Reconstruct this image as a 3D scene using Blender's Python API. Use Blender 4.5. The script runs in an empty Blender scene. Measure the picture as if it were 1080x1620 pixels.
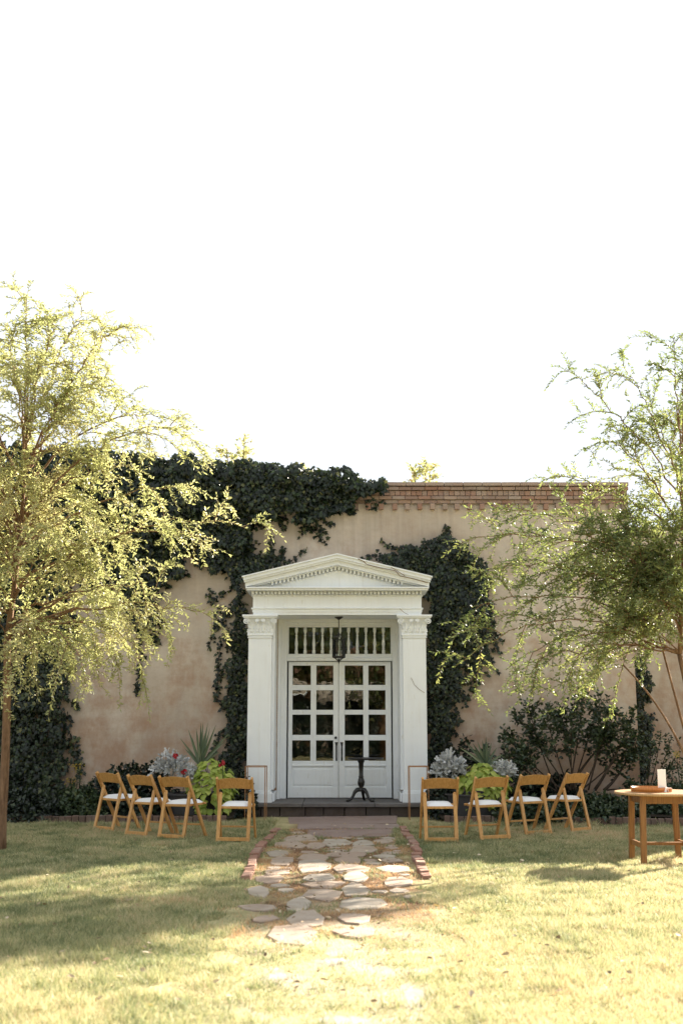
import bpy, math, random
import numpy as np
from mathutils import Vector, Matrix

# ------------------------------------------------------------------ camera, sky, sun, exposure
scene = bpy.context.scene
col = scene.collection
R = math.radians
FPX = 1800.0
PITCH = math.atan(330 / 1800)
EYE = 1.5
cam_data = bpy.data.cameras.new('camera')
cam = bpy.data.objects.new('camera', cam_data)
col.objects.link(cam)
cam.location = (0, 0, EYE)
cam.rotation_euler = (math.pi / 2 + PITCH, 0, 0)
cam_data.sensor_fit = 'VERTICAL'
cam_data.sensor_height = 36.0
cam_data.lens = 36.0 * FPX / 1620.0
cam_data.clip_end = 2000
cam_data.dof.use_dof = True
cam_data.dof.focus_distance = 17.0
cam_data.dof.aperture_fstop = 2.2
scene.camera = cam

SUN_EL, SUN_AZ = R(23.2), R(45.0)          # azimuth measured from +Y towards +X
world = bpy.data.worlds.new('World')
scene.world = world
world.use_nodes = True
wn = world.node_tree.nodes
wn.clear()
sky = wn.new('ShaderNodeTexSky')
sky.sky_type = 'NISHITA'
sky.sun_disc = False
sky.sun_elevation = SUN_EL
sky.sun_rotation = SUN_AZ
sky.air_density = 1.0
sky.dust_density = 5.0
sky.ozone_density = 1.0
hsv = wn.new('ShaderNodeHueSaturation')
hsv.inputs['Saturation'].default_value = 0.35
bg = wn.new('ShaderNodeBackground')
bg.inputs['Strength'].default_value = 0.15
wo = wn.new('ShaderNodeOutputWorld')
world.node_tree.links.new(sky.outputs[0], hsv.inputs['Color'])
haze_cap = wn.new('ShaderNodeVectorMath')          # an evenly white, hazy sky all round: no part of it brighter than this
haze_cap.operation = 'MINIMUM'
haze_cap.inputs[1].default_value = (0.90, 0.955, 1.03)
world.node_tree.links.new(hsv.outputs[0], haze_cap.inputs[0])
world.node_tree.links.new(haze_cap.outputs[0], bg.inputs['Color'])
world.node_tree.links.new(bg.outputs[0], wo.inputs['Surface'])

sun_data = bpy.data.lights.new('sun', 'SUN')
sun_data.energy = 3.4
sun_data.angle = R(0.53)
sun_data.color = (1.0, 0.91, 0.78)
sun = bpy.data.objects.new('sun', sun_data)
col.objects.link(sun)
SUN_DIR = Vector((math.cos(SUN_EL) * math.sin(SUN_AZ), math.cos(SUN_EL) * math.cos(SUN_AZ), math.sin(SUN_EL)))
sun.rotation_euler = SUN_DIR.to_track_quat('Z', 'Y').to_euler()
sun.location = (20, 30, 25)

scene.view_settings.view_transform = 'Standard'
scene.view_settings.look = 'None'
scene.view_settings.gamma = 1.0
scene.view_settings.exposure = 2.95
scene.cycles.max_bounces = 8
scene.cycles.transparent_max_bounces = 12
scene.cycles.use_denoising = True

# ------------------------------------------------------------------ measuring helpers
CT, ST = math.cos(PITCH), math.sin(PITCH)
def _ray(px, py):
    v = (810 - py) / FPX
    return (px - 540) / FPX, CT - v * ST, ST + v * CT
def gr(px, py, z=0.0):
    a, b, d = _ray(px, py)
    t = (z - EYE) / d
    return a * t, b * t
def at(px, py, Y):
    a, b, d = _ray(px, py)
    t = Y / b
    return Vector((a * t, Y, EYE + d * t))

# ------------------------------------------------------------------ mesh helpers
def mesh_np(name, V, F, tint=None, smooth=False):
    """V (n,3) float, F (m,k) int with one k"""
    V = np.ascontiguousarray(V, dtype=np.float32)
    F = np.ascontiguousarray(F, dtype=np.int32)
    me = bpy.data.meshes.new(name)
    m, k = F.shape
    me.vertices.add(len(V)); me.vertices.foreach_set('co', V.ravel())
    me.loops.add(m * k); me.loops.foreach_set('vertex_index', F.ravel())
    me.polygons.add(m)
    me.polygons.foreach_set('loop_start', np.arange(0, m * k, k, dtype=np.int32))
    if smooth:
        me.polygons.foreach_set('use_smooth', np.ones(m, dtype=bool))
    if tint is not None:
        a = me.attributes.new('tint', 'FLOAT', 'POINT')
        a.data.foreach_set('value', np.ascontiguousarray(tint, dtype=np.float32))
    me.update(calc_edges=True)
    return me

class MB:
    def __init__(self): self.v = []; self.f = []
    def add(self, vs, fs):
        o = len(self.v); self.v += [tuple(p) for p in vs]; self.f += [tuple(i + o for i in f) for f in fs]; return self
    def box(self, x0, x1, y0, y1, z0, z1):
        return self.add([(x0,y0,z0),(x1,y0,z0),(x1,y1,z0),(x0,y1,z0),(x0,y0,z1),(x1,y0,z1),(x1,y1,z1),(x0,y1,z1)],
                        [(0,3,2,1),(4,5,6,7),(0,1,5,4),(1,2,6,5),(2,3,7,6),(3,0,4,7)])
    def bar(self, p, q, w, t, side=(1,0,0)):
        """oriented bar from p to q, width w along side, thickness t across"""
        p, q, s = Vector(p), Vector(q), Vector(side)
        d = (q - p).normalized(); s = (s - d * s.dot(d)).normalized(); n = d.cross(s)
        vs = []
        for c in (p, q):
            for a, b in ((-1,-1),(1,-1),(1,1),(-1,1)):
                vs.append(c + s * (a * w / 2) + n * (b * t / 2))
        return self.add(vs, [(0,3,2,1),(4,5,6,7),(0,1,5,4),(1,2,6,5),(2,3,7,6),(3,0,4,7)])
    def tube(self, pts, rad, n=8, cap=True):
        pts = [Vector(p) for p in pts]
        if not hasattr(rad, '__len__'): rad = [rad] * len(pts)
        rings = []
        u = None
        for i, p in enumerate(pts):
            d = (pts[min(i+1, len(pts)-1)] - pts[max(i-1, 0)])
            d = d.normalized() if d.length > 1e-9 else Vector((0,0,1))
            if u is None:
                u = d.orthogonal().normalized()
            u = (u - d * u.dot(d))
            u = u.normalized() if u.length > 1e-6 else d.orthogonal().normalized()
            w = d.cross(u)
            rings.append([p + (u * math.cos(2*math.pi*k/n) + w * math.sin(2*math.pi*k/n)) * rad[i] for k in range(n)])
        o = len(self.v)
        for r in rings: self.v += [tuple(p) for p in r]
        for i in range(len(rings)-1):
            for k in range(n):
                a = o + i*n + k; b = o + i*n + (k+1) % n
                self.f.append((a, b, b+n, a+n))
        if cap:
            self.f.append(tuple(o + k for k in reversed(range(n))))
            self.f.append(tuple(o + (len(rings)-1)*n + k for k in range(n)))
        return self
    def lathe(self, prof, c=(0,0,0), n=20):
        """prof list of (r,z)"""
        o = len(self.v)
        for r, z in prof:
            for k in range(n):
                a = 2*math.pi*k/n
                self.v.append((c[0]+r*math.cos(a), c[1]+r*math.sin(a), c[2]+z))
        for i in range(len(prof)-1):
            for k in range(n):
                a = o+i*n+k; b = o+i*n+(k+1) % n
                self.f.append((a, b, b+n, a+n))
        self.f.append(tuple(o + k for k in reversed(range(n))))
        self.f.append(tuple(o + (len(prof)-1)*n + k for k in range(n)))
        return self
    def prism_xz(self, poly, y0, y1):
        """poly list of (x,z), counter-clockwise seen from -Y"""
        n = len(poly); o = len(self.v)
        for y in (y0, y1):
            self.v += [(x, y, z) for x, z in poly]
        self.f.append(tuple(o + k for k in range(n)))
        self.f.append(tuple(o + n + k for k in reversed(range(n))))
        for k in range(n):
            a = o + k; b = o + (k+1) % n
            self.f.append((b, a, a+n, b+n))
        return self
    def mesh(self, name, smooth=False):
        me = bpy.data.meshes.new(name)
        me.from_pydata(self.v, [], self.f)
        if smooth: me.polygons.foreach_set('use_smooth', [True]*len(me.polygons))
        me.update()
        return me
    def obj(self, name, mat, parent=None, smooth=False, bevel=0.0):
        return link(name, self.mesh(name, smooth), mat, parent, bevel)

def link(name, me, mat, parent=None, bevel=0.0):
    o = bpy.data.objects.new(name, me)
    col.objects.link(o)
    if mat is not None and not me.materials: me.materials.append(mat)
    if parent is not None: o.parent = parent
    if bevel:
        b = o.modifiers.new('bevel', 'BEVEL'); b.width = bevel; b.segments = 2; b.limit_method = 'ANGLE'
        b.harden_normals = False
    return o

def tag(o, label=None, cat=None, group=None, kind=None):
    if label: o['label'] = label
    if cat: o['category'] = cat
    if group: o['group'] = group
    if kind: o['kind'] = kind
    return o

def thing(name, label, cat, loc=(0,0,0), rz=0.0, group=None):
    o = bpy.data.objects.new(name, None)
    o.empty_display_size = 0.1
    col.objects.link(o)
    o.location = loc; o.rotation_euler = (0, 0, rz)
    return tag(o, label, cat, group)

def copy_tree(o, parent=None):
    c = o.copy(); col.objects.link(c)
    if parent is not None: c.parent = parent
    for ch in list(o.children): copy_tree(ch, c)
    return c

# value noise in numpy
_nr = np.random.default_rng(5)
_LAT = _nr.random((256, 256))
def vnoise(x, y):
    x = np.asarray(x, float); y = np.asarray(y, float)
    xi = np.floor(x).astype(int); yi = np.floor(y).astype(int)
    fx = x - xi; fy = y - yi
    fx = fx*fx*(3-2*fx); fy = fy*fy*(3-2*fy)
    g = lambda a, b: _LAT[a % 256, b % 256]
    return (g(xi,yi)*(1-fx)+g(xi+1,yi)*fx)*(1-fy) + (g(xi,yi+1)*(1-fx)+g(xi+1,yi+1)*fx)*fy
def fbm(x, y, o=3):
    s = 0; a = 0.5; t = 0
    for i in range(o):
        s = s + a*vnoise(x*2**i + 13*i, y*2**i + 7*i); t += a; a *= 0.5
    return s/t

# ------------------------------------------------------------------ materials
class NT:
    def __init__(self, name):
        self.m = bpy.data.materials.new(name); self.m.use_nodes = True
        self.t = self.m.node_tree; self.n = self.t.nodes
        self.b = self.n['Principled BSDF']; self.out = self.n['Material Output']
    def new(self, typ, **kw):
        nd = self.n.new(typ)
        for k, v in kw.items():
            if k in nd.inputs: nd.inputs[k].default_value = v
            else: setattr(nd, k, v)
        return nd
    def link(self, a, b): self.t.links.new(a, b)
    def coords(self, scale=(1,1,1), kind='Object'):
        tc = self.new('ShaderNodeTexCoord'); mp = self.new('ShaderNodeMapping')
        mp.inputs['Scale'].default_value = scale
        self.link(tc.outputs[kind], mp.inputs['Vector']); return mp.outputs[0]
    def world(self, scale=(1,1,1)):
        g = self.new('ShaderNodeNewGeometry'); mp = self.new('ShaderNodeMapping')
        mp.inputs['Scale'].default_value = scale
        self.link(g.outputs['Position'], mp.inputs['Vector']); return mp.outputs[0]
    def noise(self, vec, scale, detail=4, rough=0.55):
        nd = self.new('ShaderNodeTexNoise'); nd.inputs['Scale'].default_value = scale
        nd.inputs['Detail'].default_value = detail; nd.inputs['Roughness'].default_value = rough
        if vec is not None: self.link(vec, nd.inputs['Vector'])
        return nd.outputs['Fac']
    def ramp(self, fac, stops):
        r = self.new('ShaderNodeValToRGB')
        e = r.color_ramp.elements
        while len(e) < len(stops): e.new(0.5)
        for i, (p, c) in enumerate(stops):
            e[i].position = p; e[i].color = (*c, 1) if len(c) == 3 else c
        self.link(fac, r.inputs['Fac']); return r.outputs['Color']
    def mix(self, fac, a, b, mode='MIX'):
        m = self.new('ShaderNodeMix', data_type='RGBA', blend_type=mode)
        for s, v in ((m.inputs[0], fac), (m.inputs[6], a), (m.inputs[7], b)):
            if isinstance(v, (int, float)): s.default_value = v
            elif isinstance(v, tuple): s.default_value = (*v, 1) if len(v) == 3 else v
            else: self.link(v, s)
        return m.outputs[2]
    def math(self, op, a, b=0.0, clamp=False):
        m = self.new('ShaderNodeMath', operation=op, use_clamp=clamp)
        for s, v in ((m.inputs[0], a), (m.inputs[1], b)):
            if isinstance(v, (int, float)): s.default_value = v
            else: self.link(v, s)
        return m.outputs[0]
    def bump(self, h, strength=0.3, dist=0.01):
        b = self.new('ShaderNodeBump'); b.inputs['Strength'].default_value = strength
        b.inputs['Distance'].default_value = dist
        self.link(h, b.inputs['Height']); self.link(b.outputs[0], self.b.inputs['Normal'])
    def base(self, c):
        if isinstance(c, tuple): self.b.inputs['Base Color'].default_value = (*c, 1)
        else: self.link(c, self.b.inputs['Base Color'])
    def set(self, rough=0.6, spec=0.5, metal=0.0):
        self.b.inputs['Roughness'].default_value = rough
        self.b.inputs['Specular IOR Level'].default_value = spec
        self.b.inputs['Metallic'].default_value = metal

def m_plain(name, c, rough=0.6, var=0.12, scale=18, spec=0.5, metal=0, bump=0.1):
    t = NT(name); v = t.coords()
    n = t.noise(v, scale)
    t.base(t.mix(n, tuple(x*(1-var) for x in c), tuple(min(1, x*(1+var)) for x in c)))
    t.set(rough, spec, metal)
    if bump: t.bump(n, bump, 0.004)
    return t.m

def m_wood(name, dark, light, rough=0.45):
    t = NT(name)
    v = t.coords((14, 14, 1.6))
    oi = t.new('ShaderNodeObjectInfo')
    add = t.new('ShaderNodeVectorMath', operation='ADD')
    t.link(v, add.inputs[0]); t.link(oi.outputs['Random'], add.inputs[1])
    n = t.noise(add.outputs[0], 3.0, 6, 0.65)
    w = t.new('ShaderNodeTexWave'); w.inputs['Scale'].default_value = 1.4; w.inputs['Distortion'].default_value = 5
    w.inputs['Detail'].default_value = 3
    t.link(add.outputs[0], w.inputs['Vector'])
    f = t.math('ADD', t.math('MULTIPLY', n, 0.75), t.math('MULTIPLY', w.outputs['Fac'], 0.25))
    c = t.ramp(f, [(0.3, dark), (0.68, light)])
    c = t.mix(t.math('MULTIPLY', oi.outputs['Random'], 0.22), c, tuple(x*0.6 for x in dark))
    t.base(c); t.set(rough, 0.4); t.bump(n, 0.12, 0.003)
    return t.m

def m_leaf(name, stops, rough=0.5, trans=0.3, spec=0.4, tint_mode='attr', transcol=(1.25, 1.25, 0.5)):
    t = NT(name)
    if tint_mode == 'attr':
        a = t.new('ShaderNodeAttribute', attribute_name='tint'); f = a.outputs['Fac']
    else:
        f = t.new('ShaderNodeObjectInfo').outputs['Random']
    c = t.ramp(f, stops)
    t.base(c); t.set(rough, spec)
    if trans > 0:
        tr = t.new('ShaderNodeBsdfTranslucent')
        t.link(t.mix(1.0, c, transcol, 'MULTIPLY'), tr.inputs['Color'])
        mx = t.new('ShaderNodeMixShader'); mx.inputs[0].default_value = trans
        t.link(t.b.outputs[0], mx.inputs[1]); t.link(tr.outputs[0], mx.inputs[2])
        t.link(mx.outputs[0], t.out.inputs['Surface'])
    return t.m

def m_stucco():
    t = NT('stucco')
    p = t.world((1, 1, 1))
    big = t.noise(p, 0.55, 4, 0.6)
    mid = t.noise(t.world((2.2, 1, 0.8)), 1.6, 5, 0.65)
    streak = t.noise(t.world((7, 1, 0.5)), 1.0, 4, 0.6)
    band = t.noise(t.world((0.35, 1, 4.2)), 1.0, 4, 0.6)
    fine = t.noise(p, 60, 3)
    z = t.new('ShaderNodeSeparateXYZ'); g = t.new('ShaderNodeNewGeometry'); t.link(g.outputs['Position'], z.inputs[0])
    c = t.ramp(big, [(0.34, (0.43, 0.355, 0.285)), (0.5, (0.54, 0.465, 0.385)), (0.64, (0.64, 0.575, 0.50))])
    # old paler lime wash drips
    c = t.mix(t.math('MULTIPLY', t.ramp(streak, [(0.45, (0,0,0)), (0.7, (1,1,1))]), 0.42), c, (0.64, 0.55, 0.45))
    # rusty earth stain: patchy, thicker on the lower courses of the render
    zz = t.new('ShaderNodeMapRange'); zz.inputs['From Min'].default_value = 0.2; zz.inputs['From Max'].default_value = 3.6
    zz.inputs['To Min'].default_value = 0.42; zz.inputs['To Max'].default_value = -0.12
    t.link(z.outputs['Z'], zz.inputs['Value'])
    s = t.math('ADD', t.math('ADD', t.math('MULTIPLY', mid, 0.6), t.math('MULTIPLY', band, 0.5)), zz.outputs[0])
    blot = t.noise(t.world((3.2, 1, 2.6)), 1.0, 6, 0.7)
    s = t.math('ADD', s, t.math('MULTIPLY', t.math('SUBTRACT', blot, 0.5), 1.5))
    sm = t.ramp(s, [(0.50, (0,0,0)), (0.98, (1,1,1))])
    c = t.mix(t.math('MULTIPLY', sm, 0.85), c, (0.38, 0.235, 0.155))
    grey = t.noise(t.world((1.5, 1, 1.1)), 1.3, 6, 0.72)
    c = t.mix(t.math('MULTIPLY', t.ramp(grey, [(0.48, (0,0,0)), (0.66, (1,1,1))]), 0.45), c, (0.50, 0.455, 0.395))
    drip = t.noise(t.world((9, 1, 0.35)), 1.0, 5, 0.65)
    zt = t.new('ShaderNodeMapRange'); zt.inputs['From Min'].default_value = 3.9; zt.inputs['From Max'].default_value = 5.2
    t.link(z.outputs['Z'], zt.inputs['Value'])
    c = t.mix(t.math('MULTIPLY', t.math('MULTIPLY', t.ramp(drip, [(0.46, (0,0,0)), (0.66, (1,1,1))]), zt.outputs[0]), 0.42), c, (0.27, 0.225, 0.18))
    trowel = t.noise(t.world((5, 1, 9)), 1.0, 5, 0.75)
    c = t.mix(t.math('MULTIPLY', t.ramp(trowel, [(0.40, (1,1,1)), (0.52, (0,0,0))]), 0.16), c, (0.30, 0.22, 0.16))
    c = t.mix(t.math('MULTIPLY', fine, 0.18), c, (0.30, 0.23, 0.17))
    t.base(c); t.set(0.95, 0.15)
    h = t.math('ADD', t.math('MULTIPLY', fine, 0.3), mid)
    t.bump(h, 0.35, 0.02)
    return t.m

def m_white():
    t = NT('white_paint')
    p = t.world()
    n = t.noise(p, 2.2, 5, 0.6); f = t.noise(t.world((30, 30, 6)), 1.0, 4)
    c = t.ramp(n, [(0.3, (0.82, 0.85, 0.87)), (0.6, (0.86, 0.89, 0.91))])
    c = t.mix(t.ramp(f, [(0.66, (0,0,0)), (0.80, (1,1,1))]), c, (0.60, 0.57, 0.50))
    dr = t.noise(t.world((16, 16, 0.9)), 1.0, 5, 0.7)
    c = t.mix(t.math('MULTIPLY', t.ramp(dr, [(0.52, (0,0,0)), (0.78, (1,1,1))]), 0.28), c, (0.60, 0.55, 0.47))
    t.base(c); t.set(0.55, 0.35); t.bump(f, 0.08, 0.004)
    return t.m

def m_brick(name, cols, per_object=True):
    t = NT(name)
    r = t.new('ShaderNodeObjectInfo').outputs['Random']
    c = t.ramp(r, [(i/(len(cols)-1), cc) for i, cc in enumerate(cols)])
    p = t.world()
    n = t.noise(p, 22, 5, 0.65); m = t.noise(p, 3.0, 3)
    c = t.mix(t.math('MULTIPLY', n, 0.5), c, (0.20, 0.13, 0.10))
    c = t.mix(t.ramp(m, [(0.5, (0,0,0)), (0.8, (0.6,0.6,0.6))]), c, (0.36, 0.31, 0.26))
    t.base(c); t.set(0.92, 0.2); t.bump(n, 0.5, 0.008)
    return t.m

def m_stone(name, cols, rough=0.85, sc=6):
    t = NT(name)
    r = t.new('ShaderNodeObjectInfo').outputs['Random']
    c = t.ramp(r, [(i/(len(cols)-1), cc) for i, cc in enumerate(cols)])
    p = t.world()
    n = t.noise(p, sc, 6, 0.65); f = t.noise(p, sc*8, 3)
    c = t.mix(t.math('MULTIPLY', n, 0.55), c, tuple(x*0.45 for x in cols[0]))
    d_ = t.noise(p, sc*0.7, 6, 0.7)
    c = t.mix(t.math('MULTIPLY', t.ramp(d_, [(0.48, (0,0,0)), (0.66, (1,1,1))]), 0.55), c, tuple(x*y for x, y in zip(cols[0], (0.62, 0.50, 0.42))))
    t.base(c); t.set(rough, 0.3)
    t.bump(t.math('ADD', n, t.math('MULTIPLY', f, 0.3)), 0.5, 0.015)
    return t.m

def m_ground(name, stops, sc=2.0):
    t = NT(name)
    p = t.world()
    n = t.noise(p, sc, 6, 0.6); f = t.noise(p, sc*30, 3)
    c = t.ramp(t.math('ADD', t.math('MULTIPLY', n, 0.7), t.math('MULTIPLY', f, 0.3)), stops)
    t.base(c); t.set(0.95, 0.1); t.bump(f, 0.8, 0.02)
    return t.m

def m_glass():
    t = NT('old_window_glass')
    p = t.world()
    n = t.noise(p, 2.5, 2)
    fr = t.new('ShaderNodeFresnel'); fr.inputs['IOR'].default_value = 1.48
    bp = t.new('ShaderNodeBump'); bp.inputs['Strength'].default_value = 0.06; bp.inputs['Distance'].default_value = 0.02
    t.link(n, bp.inputs['Height'])
    gl = t.new('ShaderNodeBsdfGlossy'); gl.inputs['Roughness'].default_value = 0.01
    gl.inputs['Color'].default_value = (0.95, 0.97, 0.96, 1)
    t.link(bp.outputs[0], gl.inputs['Normal'])
    tr = t.new('ShaderNodeBsdfTransparent'); tr.inputs['Color'].default_value = (0.75, 0.78, 0.76, 1)
    mx = t.new('ShaderNodeMixShader')
    t.link(fr.outputs[0], mx.inputs[0]); t.link(tr.outputs[0], mx.inputs[1]); t.link(gl.outputs[0], mx.inputs[2])
    t.link(mx.outputs[0], t.out.inputs['Surface'])
    return t.m

M = {}
M['stucco'] = m_stucco()
M['white'] = m_white()
M['brick'] = m_brick('parapet_brick', [(0.36,0.225,0.17), (0.31,0.175,0.125), (0.42,0.30,0.23), (0.25,0.195,0.165), (0.35,0.20,0.15), (0.40,0.33,0.28)])
M['brick_grey'] = m_brick('weathered_brick', [(0.38,0.30,0.25), (0.42,0.33,0.27), (0.33,0.24,0.20)])
M['edge_brick'] = m_brick('edging_brick', [(0.17,0.11,0.085), (0.12,0.085,0.07), (0.20,0.14,0.11)])
M['path_brick'] = m_brick('path_brick', [(0.33,0.17,0.115), (0.29,0.14,0.095), (0.36,0.21,0.15)])
M['flag'] = m_stone('flagstone', [(0.38,0.32,0.25), (0.46,0.40,0.32), (0.43,0.33,0.25), (0.38,0.275,0.205)])
M['slab'] = m_stone('red_sandstone', [(0.29,0.21,0.175), (0.34,0.27,0.235)], sc=3)
M['step'] = m_stone('dark_bluestone', [(0.16,0.15,0.145), (0.19,0.175,0.165)], sc=4)
M['step_side'] = m_stone('old_step_brick', [(0.09,0.075,0.065), (0.13,0.10,0.085)], sc=7)
M['soil'] = m_ground('bed_soil', [(0.3,(0.018,0.014,0.010)), (0.7,(0.05,0.038,0.026))])
M['lawn'] = m_ground('lawn_ground', [(0.3,(0.26,0.24,0.11)), (0.55,(0.44,0.38,0.20)), (0.75,(0.54,0.44,0.27))], 1.3)
def m_path():
    t = NT('path_dirt')
    p = t.world()
    n = t.noise(p, 3.0, 6, 0.6); f = t.noise(p, 90, 3)
    k = t.math('ADD', t.math('MULTIPLY', n, 0.7), t.math('MULTIPLY', f, 0.3))
    dirt = t.ramp(k, [(0.3,(0.09,0.055,0.032)), (0.5,(0.20,0.115,0.06)), (0.72,(0.33,0.21,0.12))])
    dry = t.ramp(k, [(0.3,(0.26,0.24,0.11)), (0.55,(0.44,0.38,0.20)), (0.75,(0.54,0.44,0.27))])
    g = t.new('ShaderNodeNewGeometry'); sx = t.new('ShaderNodeSeparateXYZ'); t.link(g.outputs['Position'], sx.inputs[0])
    # bare earth peters out raggedly towards the sides and towards the open lawn
    side = t.math('MULTIPLY', t.math('SUBTRACT', 0.80, t.math('ABSOLUTE', sx.outputs['X'])), 4.0)
    end = t.math('MULTIPLY', t.math('SUBTRACT', sx.outputs['Y'], 8.2), 0.45)
    w = t.math('ADD', t.math('MINIMUM', side, end), t.math('MULTIPLY', t.math('SUBTRACT', t.noise(p, 1.7, 4), 0.5), 3.0), True)
    sn = t.noise(p, 2.3, 5)
    mid_ = t.math('MULTIPLY', t.math('SUBTRACT', 0.75, t.math('ABSOLUTE', sx.outputs['X'])), 3.0, True)
    dry = t.mix(t.math('MULTIPLY', t.ramp(sn, [(0.42,(0,0,0)), (0.58,(1,1,1))]), mid_), dry, (0.50, 0.41, 0.29))
    t.base(t.mix(w, dry, dirt)); t.set(0.95, 0.1); t.bump(f, 0.8, 0.02)
    return t.m
M['dirt'] = m_path()
M['chair'] = m_wood('honey_oak', (0.43,0.205,0.055), (0.74,0.42,0.15))
M['table'] = m_wood('table_oak', (0.19,0.08,0.022), (0.35,0.165,0.05))
M['tabletop'] = m_wood('tabletop_oak', (0.40,0.24,0.12), (0.55,0.36,0.20), 0.4)
M['tray'] = m_wood('orange_wood', (0.40,0.14,0.03), (0.55,0.22,0.05), 0.35)
M['cushion'] = m_plain('white_vinyl', (0.80,0.80,0.80), 0.45, 0.03, 12)
M['wax'] = m_plain('white_card', (0.82,0.81,0.80), 0.5, 0.03, 10)
M['pink'] = m_plain('pale_pink_wood', (0.70,0.48,0.38), 0.5, 0.08)
M['iron'] = m_plain('black_iron', (0.012,0.012,0.012), 0.5, 0.2, 30)
M['ebony'] = m_plain('ebony_wood', (0.010,0.008,0.007), 0.32, 0.2, 30)
M['copper'] = m_plain('copper_rod', (0.42,0.24,0.14), 0.4, 0.15, 30, metal=1.0)
M['pot'] = m_plain('dark_pot', (0.05,0.048,0.048), 0.8, 0.35, 9)
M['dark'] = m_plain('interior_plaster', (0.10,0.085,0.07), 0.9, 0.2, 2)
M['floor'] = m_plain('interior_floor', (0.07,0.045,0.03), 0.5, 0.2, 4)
M['glass'] = m_glass()
M['roof'] = m_plain('roof_felt', (0.12,0.11,0.10), 0.95, 0.2, 2)
M['bark'] = None
def m_bark(name, a, b):
    t = NT(name)
    n = t.noise(t.world((22, 22, 5)), 1.0, 6, 0.7)
    t.base(t.ramp(n, [(0.3, a), (0.7, b)])); t.set(0.9, 0.2); t.bump(n, 0.7, 0.02)
    return t.m
M['bark'] = m_bark('tree_bark', (0.10,0.055,0.03), (0.30,0.185,0.11))
M['bark_dark'] = m_bark('vine_bark', (0.035,0.026,0.02), (0.10,0.075,0.055))
M['leaf_tree'] = m_leaf('tree_leaf', [(0.0,(0.23,0.255,0.11)), (0.5,(0.40,0.41,0.20)), (0.85,(0.52,0.48,0.28)), (1.0,(0.56,0.43,0.22))], 0.45, 0.52, 0.45, transcol=(1.10,1.10,0.85))
M['leaf_tree2'] = m_leaf('tree_leaf_green', [(0.0,(0.06,0.095,0.04)), (0.5,(0.17,0.215,0.085)), (0.85,(0.31,0.33,0.14)), (1.0,(0.46,0.41,0.19))], 0.5, 0.46, 0.5, transcol=(1.2,1.15,0.8))
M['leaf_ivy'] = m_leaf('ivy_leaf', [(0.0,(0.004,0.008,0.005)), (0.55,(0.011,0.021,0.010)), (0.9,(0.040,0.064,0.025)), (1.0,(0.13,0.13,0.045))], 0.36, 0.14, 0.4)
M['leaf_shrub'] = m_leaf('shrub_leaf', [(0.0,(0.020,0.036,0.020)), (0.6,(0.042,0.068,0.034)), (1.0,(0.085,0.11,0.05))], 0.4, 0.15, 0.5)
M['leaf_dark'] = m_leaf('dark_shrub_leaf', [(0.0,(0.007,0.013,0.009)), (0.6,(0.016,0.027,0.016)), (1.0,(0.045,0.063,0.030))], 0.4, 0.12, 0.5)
M['leaf_spire'] = m_leaf('perennial_leaf', [(0.0,(0.025,0.045,0.022)), (0.6,(0.055,0.085,0.040)), (1.0,(0.11,0.13,0.06))], 0.5, 0.2, 0.4)
M['leaf_lime'] = m_leaf('lime_leaf', [(0.0,(0.22,0.30,0.04)), (0.5,(0.34,0.42,0.075)), (1.0,(0.50,0.52,0.13))], 0.45, 0.3, 0.4, 'obj', (1.1,1.15,0.6))
M['leaf_silver'] = m_leaf('silver_leaf', [(0.0,(0.36,0.38,0.38)), (0.6,(0.52,0.53,0.53)), (1.0,(0.66,0.66,0.65))], 0.8, 0.15, 0.2, 'attr', (1,1,1))
M['leaf_spike'] = m_leaf('spike_leaf', [(0.0,(0.05,0.085,0.045)), (0.6,(0.11,0.15,0.085)), (1.0,(0.19,0.22,0.13))], 0.45, 0.15, 0.5, 'obj')
M['petal_red'] = m_plain('red_petal', (0.38,0.012,0.02), 0.5, 0.2, 30)
M['petal_yellow'] = m_plain('yellow_petal', (0.34,0.24,0.03), 0.5, 0.2, 30)
M['leaf_dead'] = m_leaf('fallen_leaf', [(0.0,(0.12,0.075,0.04)), (0.5,(0.34,0.24,0.14)), (1.0,(0.62,0.52,0.38))], 0.7, 0.1, 0.3)
M['grass'] = m_leaf('grass_blade', [(0.0,(0.20,0.235,0.115)), (0.3,(0.41,0.41,0.21)), (0.55,(0.60,0.53,0.32)), (0.8,(0.70,0.56,0.38)), (1.0,(0.52,0.32,0.17))], 0.6, 0.35, 0.25, transcol=(1.0,1.0,0.92))

# ------------------------------------------------------------------ the setting: ground, beds, path
XC = -0.07
lawn = link('lawn', mesh_np('lawn', [(-300,-300,0),(300,-300,0),(300,400,0),(-300,400,0)], [(0,1,2,3)]), M['lawn'])
tag(lawn, 'sunny and shaded dry lawn in front of the house', 'lawn', kind='structure')

def soil(name, x0, x1, label, y1):
    n = 60; m = 14
    xs = np.linspace(x0, x1, n); ys = np.linspace(17.24, y1, m)
    X, Y = np.meshgrid(xs, ys)
    Z = 0.06 + 0.07*fbm(X*2, Y*2) + 0.03*(Y-17.2)/2
    V = np.stack([X, Y, Z], -1).reshape(-1, 3)
    F = [(j*n+i, j*n+i+1, (j+1)*n+i+1, (j+1)*n+i) for j in range(m-1) for i in range(n-1)]
    return tag(link(name, mesh_np(name, V, F, smooth=True), M['soil']), label, 'flower bed', kind='structure')
soil('flower_bed_left', -9, -1.62, 'dark soil bed behind the brick edging beside the ivy wall', 19.5)
soil('flower_bed_right', 1.47, 10, 'dark soil bed behind the brick edging under the rose bush', 20.7)

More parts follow.
